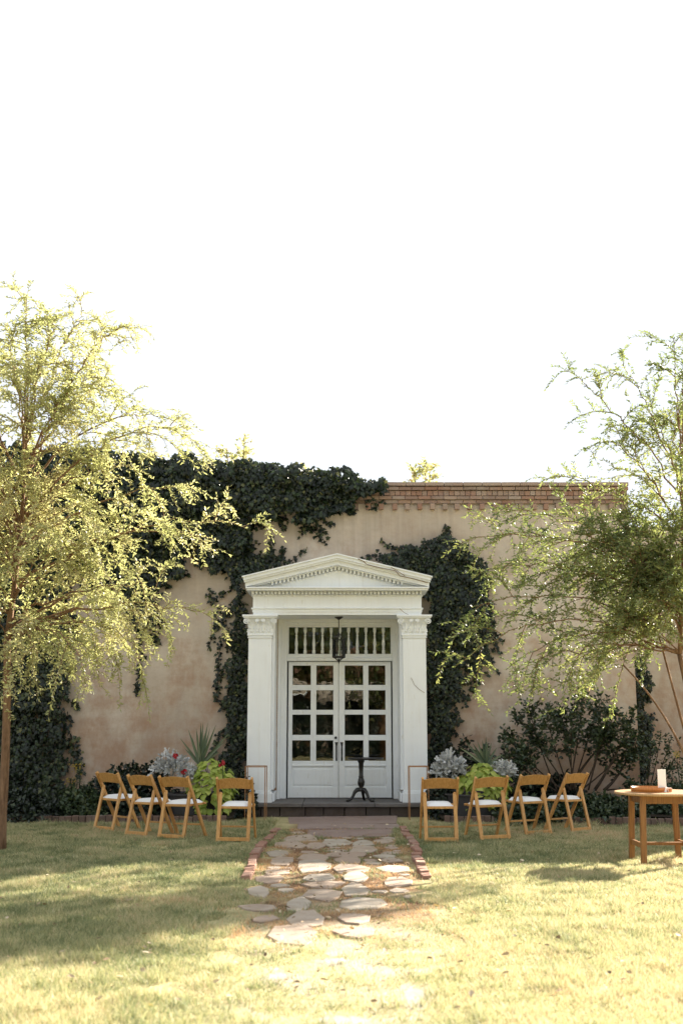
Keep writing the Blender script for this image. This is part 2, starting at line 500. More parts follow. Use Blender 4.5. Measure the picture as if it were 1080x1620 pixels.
rng = random.Random(11)
path = link('path', mesh_np('path', [(-0.92,3.0,0.004),(0.88,3.0,0.004),(0.86,16.6,0.004),(0.86,18.6,0.004),(-0.95,18.6,0.004),(-0.92,16.6,0.004)], [(0,1,2,3,4,5)]), M['dirt'])
tag(path, 'worn garden path of scattered flagstones leading to the white door', 'path', kind='structure')

STONES = []          # footprints (for the grass to avoid)
def flag(name, box, mat, z=0.018, n=7, jit=0.24, square=False):
    x0, x1, y0, y1 = [b/2.842 for b in box]
    x0 += 340; x1 += 340; y0 += 1270; y1 += 1270
    cx, cy = (x0+x1)/2, (y0+y1)/2
    if not square: x0, x1, y0, y1 = cx+(x0-cx)*1.10, cx+(x1-cx)*1.10, cy+(y0-cy)*1.12, cy+(y1-cy)*1.12
    pts = []
    if square:
        for (sx, sy) in ((-1,1),(-0.3,1.02),(0.4,0.98),(1,1),(1.0,-1),(0.35,-1.02),(-0.3,-0.97),(-1,-1)):
            pts.append(gr(cx + sx*(x1-x0)/2*(1+rng.uniform(-.02,.02)), cy + sy*(y1-y0)/2*(1+rng.uniform(-.08,.08))))
    else:
        ph = rng.random()*6.28
        for k in range(n):
            a = ph + 2*math.pi*(k+rng.uniform(-.22,.22))/n
            c, s = math.cos(a), math.sin(a)
            q = (abs(c)**2.8 + abs(s)**2.8)**(-1/2.8)
            q *= 1 + rng.uniform(-jit, jit)
            pts.append(gr(cx + c*q*(x1-x0)/2, cy + s*q*(y1-y0)/2))
        # keep it counter-clockwise from above
    pts = [Vector((p[0], p[1])) for p in pts]
    area = sum(pts[i].x*pts[(i+1) % len(pts)].y - pts[(i+1) % len(pts)].x*pts[i].y for i in range(len(pts)))
    if area < 0: pts.reverse()
    c = sum(pts, Vector((0,0)))/len(pts)
    tx, ty = rng.uniform(-.01,.01), rng.uniform(-.01,.01)
    k = len(pts); vs = []; fs = []
    def ring(s, zz):
        for p in pts:
            q = c + (p-c)*s
            vs.append((q.x, q.y, zz + (q.x-c.x)*tx + (q.y-c.y)*ty))
    ring(1.0, 0.0); ring(1.0, z*0.7); ring(0.975, z); ring(0.5, z + 0.002)
    for r in range(3):
        for i in range(k):
            a = r*k+i; b = r*k+(i+1) % k
            fs.append((a, b, b+k, a+k))
    fs.append(tuple(3*k+i for i in range(k)))
    mb = MB(); mb.add(vs, fs)
    o = mb.obj(name, mat, path)
    STONES.append(np.array([(p.x, p.y) for p in pts]))
    return o
for b, m in (((330,818,67,96),'slab'), ((372,850,99,122),'slab'), ((415,800,125,158),'slab')):
    flag('flagstone', b, M[m], 0.018, square=True)
for b in ((312,468,150,181),(278,400,178,206),(404,492,184,210),(492,610,168,196),(618,708,172,199),(598,722,202,232),(722,802,168,187),
          (240,335,223,247),(378,522,234,268),(505,660,227,249),(538,656,249,277),(236,358,250,291),(370,512,267,317),
          (545,683,284,324),(742,862,290,318),(752,835,253,273),(192,295,333,368),(212,332,309,330),(396,542,330,358),
          (580,694,324,364),(756,872,344,382),(392,568,360,390),(575,694,373,428),(415,574,399,443),(155,238,387,430),
          (325,424,436,490),(570,760,442,485),(120,262,466,494),(345,504,495,568),(170,275,517,544),(565,695,511,547),
          (240,468,567,643),(545,705,570,612),(480,600,664,690),(450,600,700,735),(215,360,768,806),
          (820,970,835,928),(470,690,962,1005)):
    flag('flagstone', b, M['flag'], 0.004 if b[2] > 650 else 0.018)

def fillers():
    k = 0; tries = 0
    while k < 26 and tries < 900:
        tries += 1
        x, y = rng.uniform(-0.72, 0.66), rng.uniform(10.2, 16.2)
        rad = rng.uniform(0.055, 0.13)
        ok = True
        for sp_ in STONES:
            c = sp_.mean(0); rr = np.linalg.norm(sp_-c, axis=1)
            d = np.array([x, y])-c; ex = np.abs(sp_-c).max(0) + rad*0.9
            if abs(d[0]) < ex[0] and abs(d[1]) < ex[1]: ok = False; break
        if not ok: continue
        n = rng.randint(5, 7); ph = rng.random()*6.28
        pts = [(x+math.cos(ph+6.2832*q/n)*rad*rng.uniform(.8,1.3), y+math.sin(ph+6.2832*q/n)*rad*rng.uniform(.9,1.9)) for q in range(n)]
        mb = MB(); vs = [(a, b, 0.0) for a, b in pts] + [(x+(a-x)*0.93, y+(b-y)*0.93, 0.014) for a, b in pts]
        mb.add(vs, [(q, (q+1) % n, n+(q+1) % n, n+q) for q in range(n)] + [tuple(n+q for q in range(n))])
        mb.obj('flagstone', M['flag'], path); STONES.append(np.array(pts)); k += 1
fillers()

# brick borders of the path, each brick a part
def path_border(xs, y0, y1, label):
    t = thing('brick_border', label, 'brick border', (xs(y0), y0, 0), 0, 'brick borders along the path')
    y = y0; L = 0.215; base = None
    while y < y1:
        mb = MB()
        l = L * rng.uniform(0.75, 1.25); w = 0.046*rng.uniform(.9,1.15); h = 0.055*rng.uniform(.8,1.25)
        mb.box(-w, w, 0, l-0.012, -0.03, h)
        o = mb.obj('brick', M['path_brick'], t, bevel=0.008)
        o.location = (xs(y)-xs(y0) + rng.uniform(-.012,.012), y-y0, rng.uniform(-.012,.008))
        o.rotation_euler = (rng.uniform(-.04,.04), rng.uniform(-.12,.12), rng.uniform(-.05,.05))
        y += l
    return t
path_border(lambda y: -0.93 + 0.03*math.sin(y*1.3), 11.25, 16.3, 'broken line of reddish bricks along the path on the tree trunk side')
path_border(lambda y: 0.86 - 0.014*max(0, 14-y)**1.3 + 0.02*math.sin(y*1.9), 11.35, 16.3, 'uneven line of reddish bricks along the path on the table side')

# bed edging of upright bricks
def bed_edging(xa, xb, ya, yb, label):
    t = thing('brick_edging', label, 'brick edging', (xa, ya, 0), math.atan2(yb-ya, xb-xa), 'brick edgings of the flower beds')
    n = int(math.hypot(xb-xa, yb-ya)/0.098)
    mb = MB(); mb.box(-0.046, 0.046, -0.035, 0.055, -0.02, 0.13); me = mb.mesh('edging_brick')
    for i in range(n):
        o = link('brick', me, M['edge_brick'], t, 0.006)
        o.location = (0.049 + i*0.098, rng.uniform(-.006,.006), rng.uniform(-.012,.008))
        o.rotation_euler = (rng.uniform(-.04,.04), rng.uniform(-.03,.03), rng.uniform(-.05,.05))
        o.scale = (rng.uniform(.93,1.0), 1, rng.uniform(.93,1.05))
bed_edging(-5.9, -1.65, 17.22, 17.22, 'low dark brick edging of the flower bed behind the leaning tree')
bed_edging(1.50, 5.9, 17.2, 16.6, 'low dark brick edging of the flower bed behind the round table')

# ------------------------------------------------------------------ the house: wall, parapet bricks, wing
WY = 19.5; WTOP = 5.50
house = thing('stucco_house', 'tan stucco house wall with red brick parapet behind the white portico', 'house', (0, WY, 0))
def hp(name, mb, mat, **k):
    o = mb.obj(name, mat, house, **k); o.location = (0, -WY, 0); return o
DX0, DX1, DZ1 = -1.08, 0.99, 3.24
w = MB()
w.box(-11, DX0, WY, WY+0.4, -0.3, WTOP); w.box(DX1, 4.98, WY, WY+0.4, -0.3, WTOP); w.box(DX0, DX1, WY, WY+0.4, DZ1, WTOP)
hp('wall', w, M['stucco'])
hp('side_wall', MB().box(4.58, 4.98, WY+0.4, 28, -0.3, 5.45), M['stucco'])
hp('wing_wall', MB().box(4.98, 11.0, 20.7, 21.1, -0.3, 5.02), M['stucco'])
hp('roof', MB().box(-11, 4.58, WY+0.4, 28, 4.9, 5.1), M['roof'])
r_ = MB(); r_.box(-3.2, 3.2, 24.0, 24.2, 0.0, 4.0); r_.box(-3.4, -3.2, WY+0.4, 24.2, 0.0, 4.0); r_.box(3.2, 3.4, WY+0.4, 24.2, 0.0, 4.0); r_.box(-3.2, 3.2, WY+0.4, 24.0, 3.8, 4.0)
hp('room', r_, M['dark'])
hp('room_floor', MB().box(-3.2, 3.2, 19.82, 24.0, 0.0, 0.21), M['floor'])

def brick_mesh(l, h, d):
    return MB().box(-l/2, l/2, -d, 0.10, -h/2, h/2).mesh('parapet_brick')
def row(z0, z1, length, proud, mat, x0, x1, gap=0.008, off=0.0):
    h = z1 - z0 - gap
    me = brick_mesh(length-gap, h, proud)
    x = x0 + off
    while x < x1 - length*0.5:
        o = link('brick', me, M[mat], house, 0.005)
        o.location = (min(x + length/2, x1-length/2), -rng.uniform(0, 0.006), (z0+z1)/2 + rng.uniform(-.002,.002))
        o.rotation_euler = (0, rng.uniform(-.008,.008), rng.uniform(-.015,.015))
        x += length
BX0, BX1 = -0.2, 4.99
row(5.515, 5.585, 0.33, 0.125, 'brick_grey', BX0, BX1)
row(5.445, 5.510, 0.225, 0.095, 'brick', BX0, BX1, off=0.07)
row(5.350, 5.442, 0.094, 0.065, 'brick', BX0, BX1)
row(5.283, 5.347, 0.225, 0.075, 'brick', BX0, BX1, off=-0.05)
row(5.215, 5.280, 0.225, 0.045, 'brick', BX0, BX1, off=0.06)
me = MB().box(-0.04, 0.04, -0.09, 0.1, -0.05, 0.05).mesh('dentil_brick')
x = 0.25
while x < 4.95:
    o = link('dentil_brick', me, M['brick'], house, 0.005)
    o.location = (x + rng.uniform(-.01,.01), 0, 5.158 + rng.uniform(-.004,.004)); x += 0.222 + rng.uniform(-.01,.01)
hp('mortar_bed', MB().box(-0.2, 4.975, WY-0.03, WY+0.0, 5.213, 5.50), m_plain('old_mortar', (0.30,0.25,0.21), 0.95, 0.2, 20))
hp('parapet_coping', MB().box(-11, BX1, WY+0.10, WY+0.42, WTOP+0.002, 5.575), M['brick_grey'])

# ------------------------------------------------------------------ entrance step
step = thing('entrance_step', 'dark stone doorstep under the white portico', 'step', (XC, 18.5, 0))
def sp(name, mb, mat, **k):
    o = mb.obj(name, mat, step, **k); o.location = (-XC, -18.5, 0); return o
for xa, xb in ((-1.66, -0.62), (-0.612, 0.52), (0.528, 1.52)):
    sp('slab', MB().box(xa, xb, 18.50, 19.80, 0.155, 0.212 + rng.uniform(-.003,.003)), M['step'], bevel=0.008)
x = -1.62
while x < 1.40:
    l = rng.uniform(0.26, 0.42); l = min(l, 1.47-x)
    sp('stone', MB().box(x, x+l-0.012, 18.56+rng.uniform(-.008,.008), 19.5, -0.05, 0.153), M['step_side'], bevel=0.008); x += l

# ------------------------------------------------------------------ white portico
PY = 18.70
port = thing('portico', 'white wooden portico with pediment, dentils and two square columns', 'portico', (XC, PY, 0.21))
def pp(name, mb, parent=None, mat='white', **k):
    o = mb.obj(name, M[mat], parent or port, **k)
    o.location = (-XC, -PY, -0.21) if parent is None else (0, 0, 0)
    return o
def capital(mb, x0, x1):
    """carved capital between shaft edges x0..x1, front at PY"""
    xc = (x0+x1)/2; hw = (x1-x0)/2
    # bell: flares upward
    prof = [(0.0,0.00),(0.005,0.05),(0.012,0.10),(0.022,0.16),(0.040,0.21),(0.062,0.255)]
    vs = []; fs = []
    for e, z in prof:
        vs += [(xc-hw-e*0.7, PY-e, 2.895+z), (xc+hw+e*0.7, PY-e, 2.895+z), (xc+hw+e*0.7, PY+0.2, 2.895+z), (xc-hw-e*0.7, PY+0.2, 2.895+z)]
    for i in range(len(prof)-1):
        for k in range(4):
            a = 4*i+k; b = 4*i+(k+1) % 4
            fs.append((a, b, b+4, a+4))
    fs.append((3,2,1,0)); fs.append(tuple(4*(len(prof)-1)+k for k in range(4)))
    mb.add(vs, fs)
    # acanthus leaves in two tiers
    def leaf(cx, z0, h, wd, y, curl):
        n = 7; vs = []; fs = []
        for i in range(n):
            t = i/(n-1)
            ww = wd*(0.75+0.35*math.sin(math.pi*min(1,t*1.1)))*(1-0.75*max(0,t-0.6)/0.4)
            yy = y - 0.012 - curl*t**3 ; zz = z0 + h*(t - 0.16*max(0,t-0.72)/0.28)
            jag = 0.8 if i % 2 else 1.1
            vs += [(cx-ww*jag/2, yy+0.014, zz), (cx, yy-0.012, zz), (cx+ww*jag/2, yy+0.014, zz)]
        for i in range(n-1):
            for k in range(2):
                a = 3*i+k; fs.append((a, a+1, a+4, a+3))
        mb.add(vs, fs)
    for k in range(5): leaf(xc + (k-2)*hw*0.46, 2.895, 0.12, hw*0.42, PY, 0.035)
    for k in range(4): leaf(xc + (k-1.5)*hw*0.5, 2.935, 0.165, hw*0.40, PY-0.012, 0.05)
    # volutes
    for s in (-1, 1):
        for cx, cz, r0 in ((xc+s*(hw+0.035), 3.098, 0.05), (xc+s*0.05, 3.105, 0.032)):
            pts = []
            for i in range(26):
                a = i*0.5; r = r0*(1-i/30)
                pts.append((cx - s*math.cos(a)*r, PY-0.065-0.0006*i, cz + math.sin(a)*r))
            mb.tube(pts, [0.011*(1-i/45) for i in range(26)], 6)
            mb.lathe([(0.001,-0.012),(0.012,-0.006),(0.012,0.006),(0.001,0.012)], (cx, PY-0.075, cz), 8)
    mb.add([], [])
def column(x0, x1, inner):
    c = MB()
    c.box(x0, x1, PY, PY+0.16, 0.40, 2.83)
    xi = (x1+0.045) if inner > 0 else (x0-0.045)
    a, b = (x0+0.02, xi) if inner > 0 else (xi, x1-0.02)
    c.box(a, b, PY+0.16, WY+0.02, 0.40, 3.205)
    o = pp('column', c, bevel=0.006)
    bs = MB()
    bs.box(x0-0.03, x1+0.03, PY-0.03, PY+0.20, 0.212, 0.355)
    bs.box(min(a, x0)-0.012, max(b, x1)+0.012, PY+0.20, WY, 0.212, 0.355)
    bs.box(x0-0.02, x1+0.02, PY-0.02, PY+0.19, 0.355, 0.380); bs.box(x0-0.010, x1+0.010, PY-0.010, PY+0.18, 0.380, 0.40)
    pp('base', bs, o, bevel=0.005)
    nk = MB()
    nk.box(x0-0.014, x1+0.014, PY-0.014, PY+0.17, 2.83, 2.848); nk.box(x0-0.004, x1+0.004, PY-0.004, PY+0.165, 2.848, 2.868)
    nk.box(x0-0.020, x1+0.020, PY-0.020, PY+0.175, 2.868, 2.895)
    pp('necking', nk, o, bevel=0.004)
    cp = MB(); capital(cp, x0, x1); pp('capital', cp, o)
    ab = MB(); ab.box(x0-0.085, x1+0.085, PY-0.09, PY+0.22, 3.152, 3.172); ab.box(x0-0.10, x1+0.10, PY-0.105, PY+0.235, 3.172, 3.206)
    pp('abacus', ab, o, bevel=0.005)
column(-1.52, -1.14, 1)
column(1.00, 1.38, -1)
e = MB()
EX0, EX1 = -1.45, 1.31
e.box(EX0, EX1, PY-0.01, WY, 3.208, 3.255); e.box(EX0-0.012, EX1+0.012, PY-0.022, WY, 3.255, 3.305); e.box(EX0-0.03, EX1+0.03, PY-0.045, WY, 3.305, 3.325)
e.box(EX0-0.004, EX1+0.004, PY-0.014, WY, 3.325, 3.520)
pp('entablature', e, bevel=0.003)
dm = MB(); dm.box(EX0-0.03, EX1+0.03, PY-0.05, WY, 3.52, 3.532); dm.box(EX0-0.01, EX1+0.01, PY-0.03, WY, 3.532, 3.592)
x = EX0-0.02
while x < EX1+0.01:
    dm.box(x, x+0.034, PY-0.105, PY-0.03, 3.538, 3.588); x += 0.0625
pp('dentil_band', dm)
c = MB(); c.box(EX0-0.10, EX1+0.10, PY-0.20, WY, 3.592, 3.622); c.box(EX0-0.115, EX1+0.115, PY-0.225, WY, 3.622, 3.648)
pp('cornice', c, bevel=0.004)
AX = XC
def chev(zt, zb, hw, apex_z, eave_z):
    """chevron strip between vertical offsets zt (top) and zb (bottom) below the roof line"""
    def ln(xo): return apex_z - (apex_z-eave_z)*abs(xo)/1.55
    return [(AX-hw, ln(hw)-zb), (AX, apex_z-zb), (AX+hw, ln(hw)-zb), (AX+hw, ln(hw)-zt), (AX, apex_z-zt), (AX-hw, ln(hw)-zt)]
def chev_prism(mb, zt, zb, hw, y0, y1):
    p = chev(zt, zb, hw, 4.19, 3.815)
    # split in two quads so each half stays planar and convex
    mb.prism_xz([p[0], p[1], p[4], p[5]], y0, y1); mb.prism_xz([p[1], p[2], p[3], p[4]], y0, y1)
rk = MB(); chev_prism(rk, 0.0, 0.022, 1.55, PY-0.30, WY); chev_prism(rk, 0.022, 0.075, 1.525, PY-0.275, WY)
pp('roof', rk)
rk2 = MB(); chev_prism(rk2, 0.075, 0.105, 1.515, PY-0.25, WY); chev_prism(rk2, 0.105, 0.175, 1.50, PY-0.20, WY); chev_prism(rk2, 0.175, 0.192, 1.46, PY-0.10, WY)
pp('raking_cornice', rk2)
tri = MB(); tri.prism_xz([(AX-1.50, 3.648), (AX+1.50, 3.648), (AX+1.36, 3.68), (AX, 4.0), (AX-1.36, 3.68)], PY, WY)
pp('tympanum', tri)
rd = MB(); sl = (4.19-3.815)/1.55
for s in (-1, 1):
    x = 0.03
    while x < 1.12:
        zc = 4.19 - sl*x - 0.215
        px_ = AX + s*x
        rd.add([(px_-0.018, PY-0.085, zc-0.026), (px_+0.018, PY-0.085, zc-0.026), (px_+0.018, PY, zc-0.026), (px_-0.018, PY, zc-0.026),
                (px_-0.018, PY-0.085, zc+0.024), (px_+0.018, PY-0.085, zc+0.024), (px_+0.018, PY, zc+0.024), (px_-0.018, PY, zc+0.024)],
               [(0,3,2,1),(4,5,6,7),(0,1,5,4),(1,2,6,5),(2,3,7,6),(3,0,4,7)])
        x += 0.0645
chev_prism(rd, 0.245, 0.256, 0.98, PY-0.02, WY)
pp('raking_dentils', rd)

# door surround in the wall opening
sr = MB()
sr.box(DX0+0.002, -0.93, WY+0.12, WY+0.38, 0.212, 3.238); sr.box(0.87, DX1-0.002, WY+0.12, WY+0.38, 0.212, 3.238)
sr.box(-0.93, 0.87, WY+0.12, WY+0.38, 3.11, 3.238)
sr.box(DX0+0.002, -1.03, WY-0.0, WY+0.12, 0.212, 3.238); sr.box(0.95, DX1-0.002, WY-0.0, WY+0.12, 0.212, 3.238)
sr.box(-1.03, 0.95, WY+0.03, WY+0.12, 3.16, 3.238)
pp('door_surround', sr, bevel=0.004)

# ------------------------------------------------------------------ transom
DY = 19.70
tw = thing('transom_window', 'wide dark transom window behind a row of turned white balusters', 'window', (XC, DY, 2.5))
def tp(name, mb, mat='white', **k):
    o = mb.obj(name, M[mat], tw, **k); o.location = (-XC, -DY, -2.5); return o
f = MB(); f.box(-0.93, 0.87, DY-0.05, DY+0.06, 2.56, 2.625); f.box(-0.93, 0.87, DY-0.05, DY+0.06, 3.085, 3.11)
f.box(-0.93, -0.905, DY-0.05, DY+0.06, 2.625, 3.085); f.box(0.845, 0.87, DY-0.05, DY+0.06, 2.625, 3.085)
tp('frame', f, bevel=0.003)
tp('sill', MB().box(-0.93, 0.87, DY-0.10, DY+0.06, 2.505, 2.56), bevel=0.006)
tp('pane', MB().box(-0.905, 0.845, DY+0.035, DY+0.041, 2.625, 3.085), 'glass')
prof = [(0.028,0),(0.028,0.06),(0.019,0.075),(0.024,0.09),(0.020,0.11),(0.028,0.17),(0.021,0.24),(0.014,0.30),(0.022,0.315),(0.013,0.335),(0.020,0.37),(0.027,0.385),(0.027,0.457)]
bm_ = MB().lathe(prof, (0,0,0), 12).mesh('baluster', True)
for k in range(11):
    o = link('baluster', bm_, M['white'], tw)
    o.location = (-0.775 + k*0.1495 - XC, -0.012, 2.626-2.5)

# ------------------------------------------------------------------ french doors
def french_door(x0, x1, cols, handle_x, label, bolt):
    d = thing('french_door', label, 'door', ((x0+x1)/2, DY, 0.22), 0, 'french doors of the portico')
    ox = (x0+x1)/2
    def dp(name, mb, mat='white', parent=None, **k):
        o = mb.obj(name, M[mat], parent or d, **k)
        o.location = (-ox, -DY, -0.22) if parent is None else (0,0,0)
        return o
    Z0, Z1 = 0.225, 2.495
    rows = ((2.10,2.43),(1.68,2.01),(1.26,1.60),(0.83,1.17))
    g0, g1 = cols[0][0], cols[1][1]
    dp('stile', MB().box(x0, g0, DY-0.022, DY+0.03, Z0, Z1), bevel=0.004)
    dp('stile', MB().box(g1, x1, DY-0.022, DY+0.03, Z0, Z1), bevel=0.004)
    dp('rail', MB().box(g0, g1, DY-0.020, DY+0.03, 2.43, Z1), bevel=0.004)
    dp('rail', MB().box(g0, g1, DY-0.020, DY+0.03, 0.73, 0.83), bevel=0.004)
    dp('rail', MB().box(g0, g1, DY-0.020, DY+0.03, Z0, 0.40), bevel=0.004)
    dp('muntin', MB().box(cols[0][1], cols[1][0], DY-0.016, DY+0.028, 0.83, 2.43), bevel=0.004)
    for (a, b) in ((1.60,1.68),(2.01,2.10),(1.17,1.26)):
        for (c0, c1) in cols:
            dp('muntin', MB().box(c0, c1, DY-0.014, DY+0.027, a, b), bevel=0.004)
    pn = MB(); pn.box(g0, g1, DY-0.004, DY+0.02, 0.40, 0.73)
    a, b, c0, c1 = g0+0.045, g1-0.045, 0.445, 0.685
    pn.add([(g0+0.01,DY-0.004,0.41),(g1-0.01,DY-0.004,0.41),(g1-0.01,DY-0.004,0.72),(g0+0.01,DY-0.004,0.72),(a,DY-0.016,c0),(b,DY-0.016,c0),(b,DY-0.016,c1),(a,DY-0.016,c1)],
           [(4,5,6,7),(0,1,5,4),(1,2,6,5),(2,3,7,6),(3,0,4,7)])
    dp('panel', pn)
    mo = MB(); mo.box(g0, g1, DY-0.034, DY-0.020, 0.745, 0.762)
    dp('moulding', mo, bevel=0.003)
    for (c0, c1) in cols:
        for (a, b) in rows:
            dp('pane', MB().box(c0+0.001, c1-0.001, DY+0.008, DY+0.013, a+0.001, b-0.001), 'glass')
    h = MB()
    hx = handle_x
    h.add([(hx-0.028,DY-0.027,1.14),(hx+0.028,DY-0.027,1.14),(hx+0.006,DY-0.027,1.05),(hx-0.006,DY-0.027,1.05),
           (hx-0.028,DY-0.023,1.14),(hx+0.028,DY-0.023,1.14),(hx+0.006,DY-0.023,1.05),(hx-0.006,DY-0.023,1.05)],
          [(0,1,2,3)[::-1],(4,5,6,7),(0,1,5,4),(1,2,6,5),(2,3,7,6),(3,0,4,7)])
    h.tube([(hx,DY-0.025,1.12),(hx,DY-0.06,1.08),(hx,DY-0.065,1.0),(hx,DY-0.05,0.90),(hx,DY-0.024,0.85)], [0.012,0.011,0.013,0.011,0.014], 8)
    h.box(hx-0.014, hx+0.014, DY-0.028, DY-0.022, 0.83, 0.88)
    dp('handle', h, 'iron')
    if bolt:
        mb = MB(); mb.tube([(hx-0.012,DY-0.022,1.215),(hx-0.012,DY-0.045,1.215)], 0.022, 14); dp('deadbolt', mb, 'iron')
    return d
french_door(-0.905, -0.053, ((-0.835,-0.525),(-0.43,-0.14)), -0.085, 'white french door leaf with a round black deadbolt above its handle', True)
french_door(-0.046, 0.845, ((0.055,0.37),(0.46,0.75)), 0.005, 'white french door leaf behind the small dark pedestal table', False)

# ------------------------------------------------------------------ hanging lantern
LX, LY = -0.045, 19.05
def lz(y): return at(536, y, LY).z
lan = thing('hanging_lantern', 'black iron lantern hanging from the portico ceiling', 'lantern', (LX, LY, lz(1051)))
ztop = 3.207
def lp(name, mb, mat='iron', **k):
    o = mb.obj(name, M[mat], lan, **k); o.location = (-LX, -LY, -lz(1051)); return o
lp('canopy', MB().lathe([(0.075,0.0),(0.07,-0.012),(0.03,-0.035),(0.012,-0.05)][::-1], (LX,LY,ztop), 16), smooth=True)
lp('rod', MB().tube([(LX,LY,ztop-0.04),(LX,LY,lz(1009))], 0.008, 8))
zt, zb = lz(1012), lz(1040)
cage = MB()
for k in range(6):
    a = k*math.pi/3 + 0.26; r = 0.105
    p0 = (LX+r*math.cos(a), LY+r*math.sin(a), zb); p1 = (LX+r*math.cos(a), LY+r*math.sin(a), zt)
    cage.tube([p0, p1], 0.008, 6)
    a2 = a+math.pi/3
    for z in (zt, zb, zb+0.012):
        cage.tube([(LX+r*math.cos(a),LY+r*math.sin(a),z),(LX+r*math.cos(a2),LY+r*math.sin(a2),z)], 0.008, 6)
    # curled arms to the rod
    cage.tube([(LX+r*math.cos(a),LY+r*math.sin(a),zt),(LX+r*1.2*math.cos(a),LY+r*1.2*math.sin(a),zt+0.025),(LX+r*0.8*math.cos(a),LY+r*0.8*math.sin(a),zt+0.05),(LX+r*0.3*math.cos(a),LY+r*0.3*math.sin(a),zt+0.075),(LX,LY,zt+0.12)], 0.006, 6)
    cage.tube([(LX+r*math.cos(a),LY+r*math.sin(a),zb),(LX+r*0.55*math.cos(a),LY+r*0.55*math.sin(a),zb-0.02),(LX+r*0.2*math.cos(a),LY+r*0.2*math.sin(a),zb-0.055),(LX,LY,zb-0.085)], 0.006, 6)
    # lead came in each pane
    m1 = ((p0[0]+LX+r*math.cos(a2))/2, (p0[1]+LY+r*math.sin(a2))/2)
    cage.tube([(m1[0],m1[1],zb),(m1[0],m1[1],zt)], 0.004, 5)
lp('cage', cage)
lp('lamp_glass', MB().lathe([(0.097,zb+0.01),(0.097,zt-0.005)], (LX,LY,0), 6), 'glass')
lp('finial', MB().lathe([(0.004,-0.115),(0.008,-0.09),(0.020,-0.065),(0.010,-0.045),(0.006,-0.02)], (LX,LY,zb), 10), smooth=True)

# ------------------------------------------------------------------ pedestal table
TX, TY = at(571, 1240, 18.95).x, 18.95
pt = thing('pedestal_table', 'small black pedestal table with three curved feet in front of the door', 'table', (TX, TY, 0.212))
top = MB().lathe([(0.02,0.655),(0.26,0.662),(0.292,0.672),(0.298,0.684),(0.292,0.694),(0.278,0.690),(0.02,0.688)], (0.07,0,0), 32).obj('tabletop', M['ebony'], pt, True)
MB().lathe([(0.05,0.16),(0.058,0.18),(0.045,0.20),(0.032,0.225),(0.052,0.26),(0.060,0.31),(0.045,0.36),(0.036,0.38),(0.046,0.39),(0.034,0.405),(0.036,0.50),(0.040,0.60),(0.058,0.64),(0.06,0.66)], (0.0,0,0), 18).obj('pedestal', M['ebony'], pt, True)
for a in (200, 320, 75):
    c_, s_ = math.cos(R(a)), math.sin(R(a))
    MB().tube([(c_*r, s_*r, z) for r, z in ((0.02,0.19),(0.07,0.185),(0.11,0.15),(0.14,0.09),(0.175,0.04),(0.22,0.022),(0.26,0.022))], [0.036,0.036,0.030,0.024,0.020,0.024,0.018], 8).obj('leg', M['ebony'], pt, True)

# ------------------------------------------------------------------ copper rod stands
def rod_stand(x, y, wd, dp_, h, label):
    t = thing('plinth_stand', label, 'stand', (x, y, 0), 0, 'copper rod stands beside the portico')
    r = 0.0065
    for sx in (-1, 1):
        for sy in (-1, 1):
            MB().box(sx*wd/2-r, sx*wd/2+r, sy*dp_/2-r, sy*dp_/2+r, -0.01, h-r).obj('leg', M['copper'], t)
    for sy in (-1, 1):
        MB().box(-wd/2-r, wd/2+r, sy*dp_/2-r, sy*dp_/2+r, h-r, h+r).obj('rail', M['copper'], t)
    for sx in (-1, 1):
        MB().box(sx*wd/2-r, sx*wd/2+r, -dp_/2+r, dp_/2-r, h-r, h+r).obj('rail', M['copper'], t)
xl = (at(389, 1260, 18.0).x + at(419, 1260, 18.0).x)/2
rod_stand(xl, 18.12, 0.30, 0.42, 0.80, 'thin copper rod stand beside the column behind a single chair')
xr = (at(648, 1260, 18.0).x + at(677, 1260, 18.0).x)/2
rod_stand(xr, 18.12, 0.29, 0.30, 0.80, 'thin copper rod stand beside the silver-leaved plants')

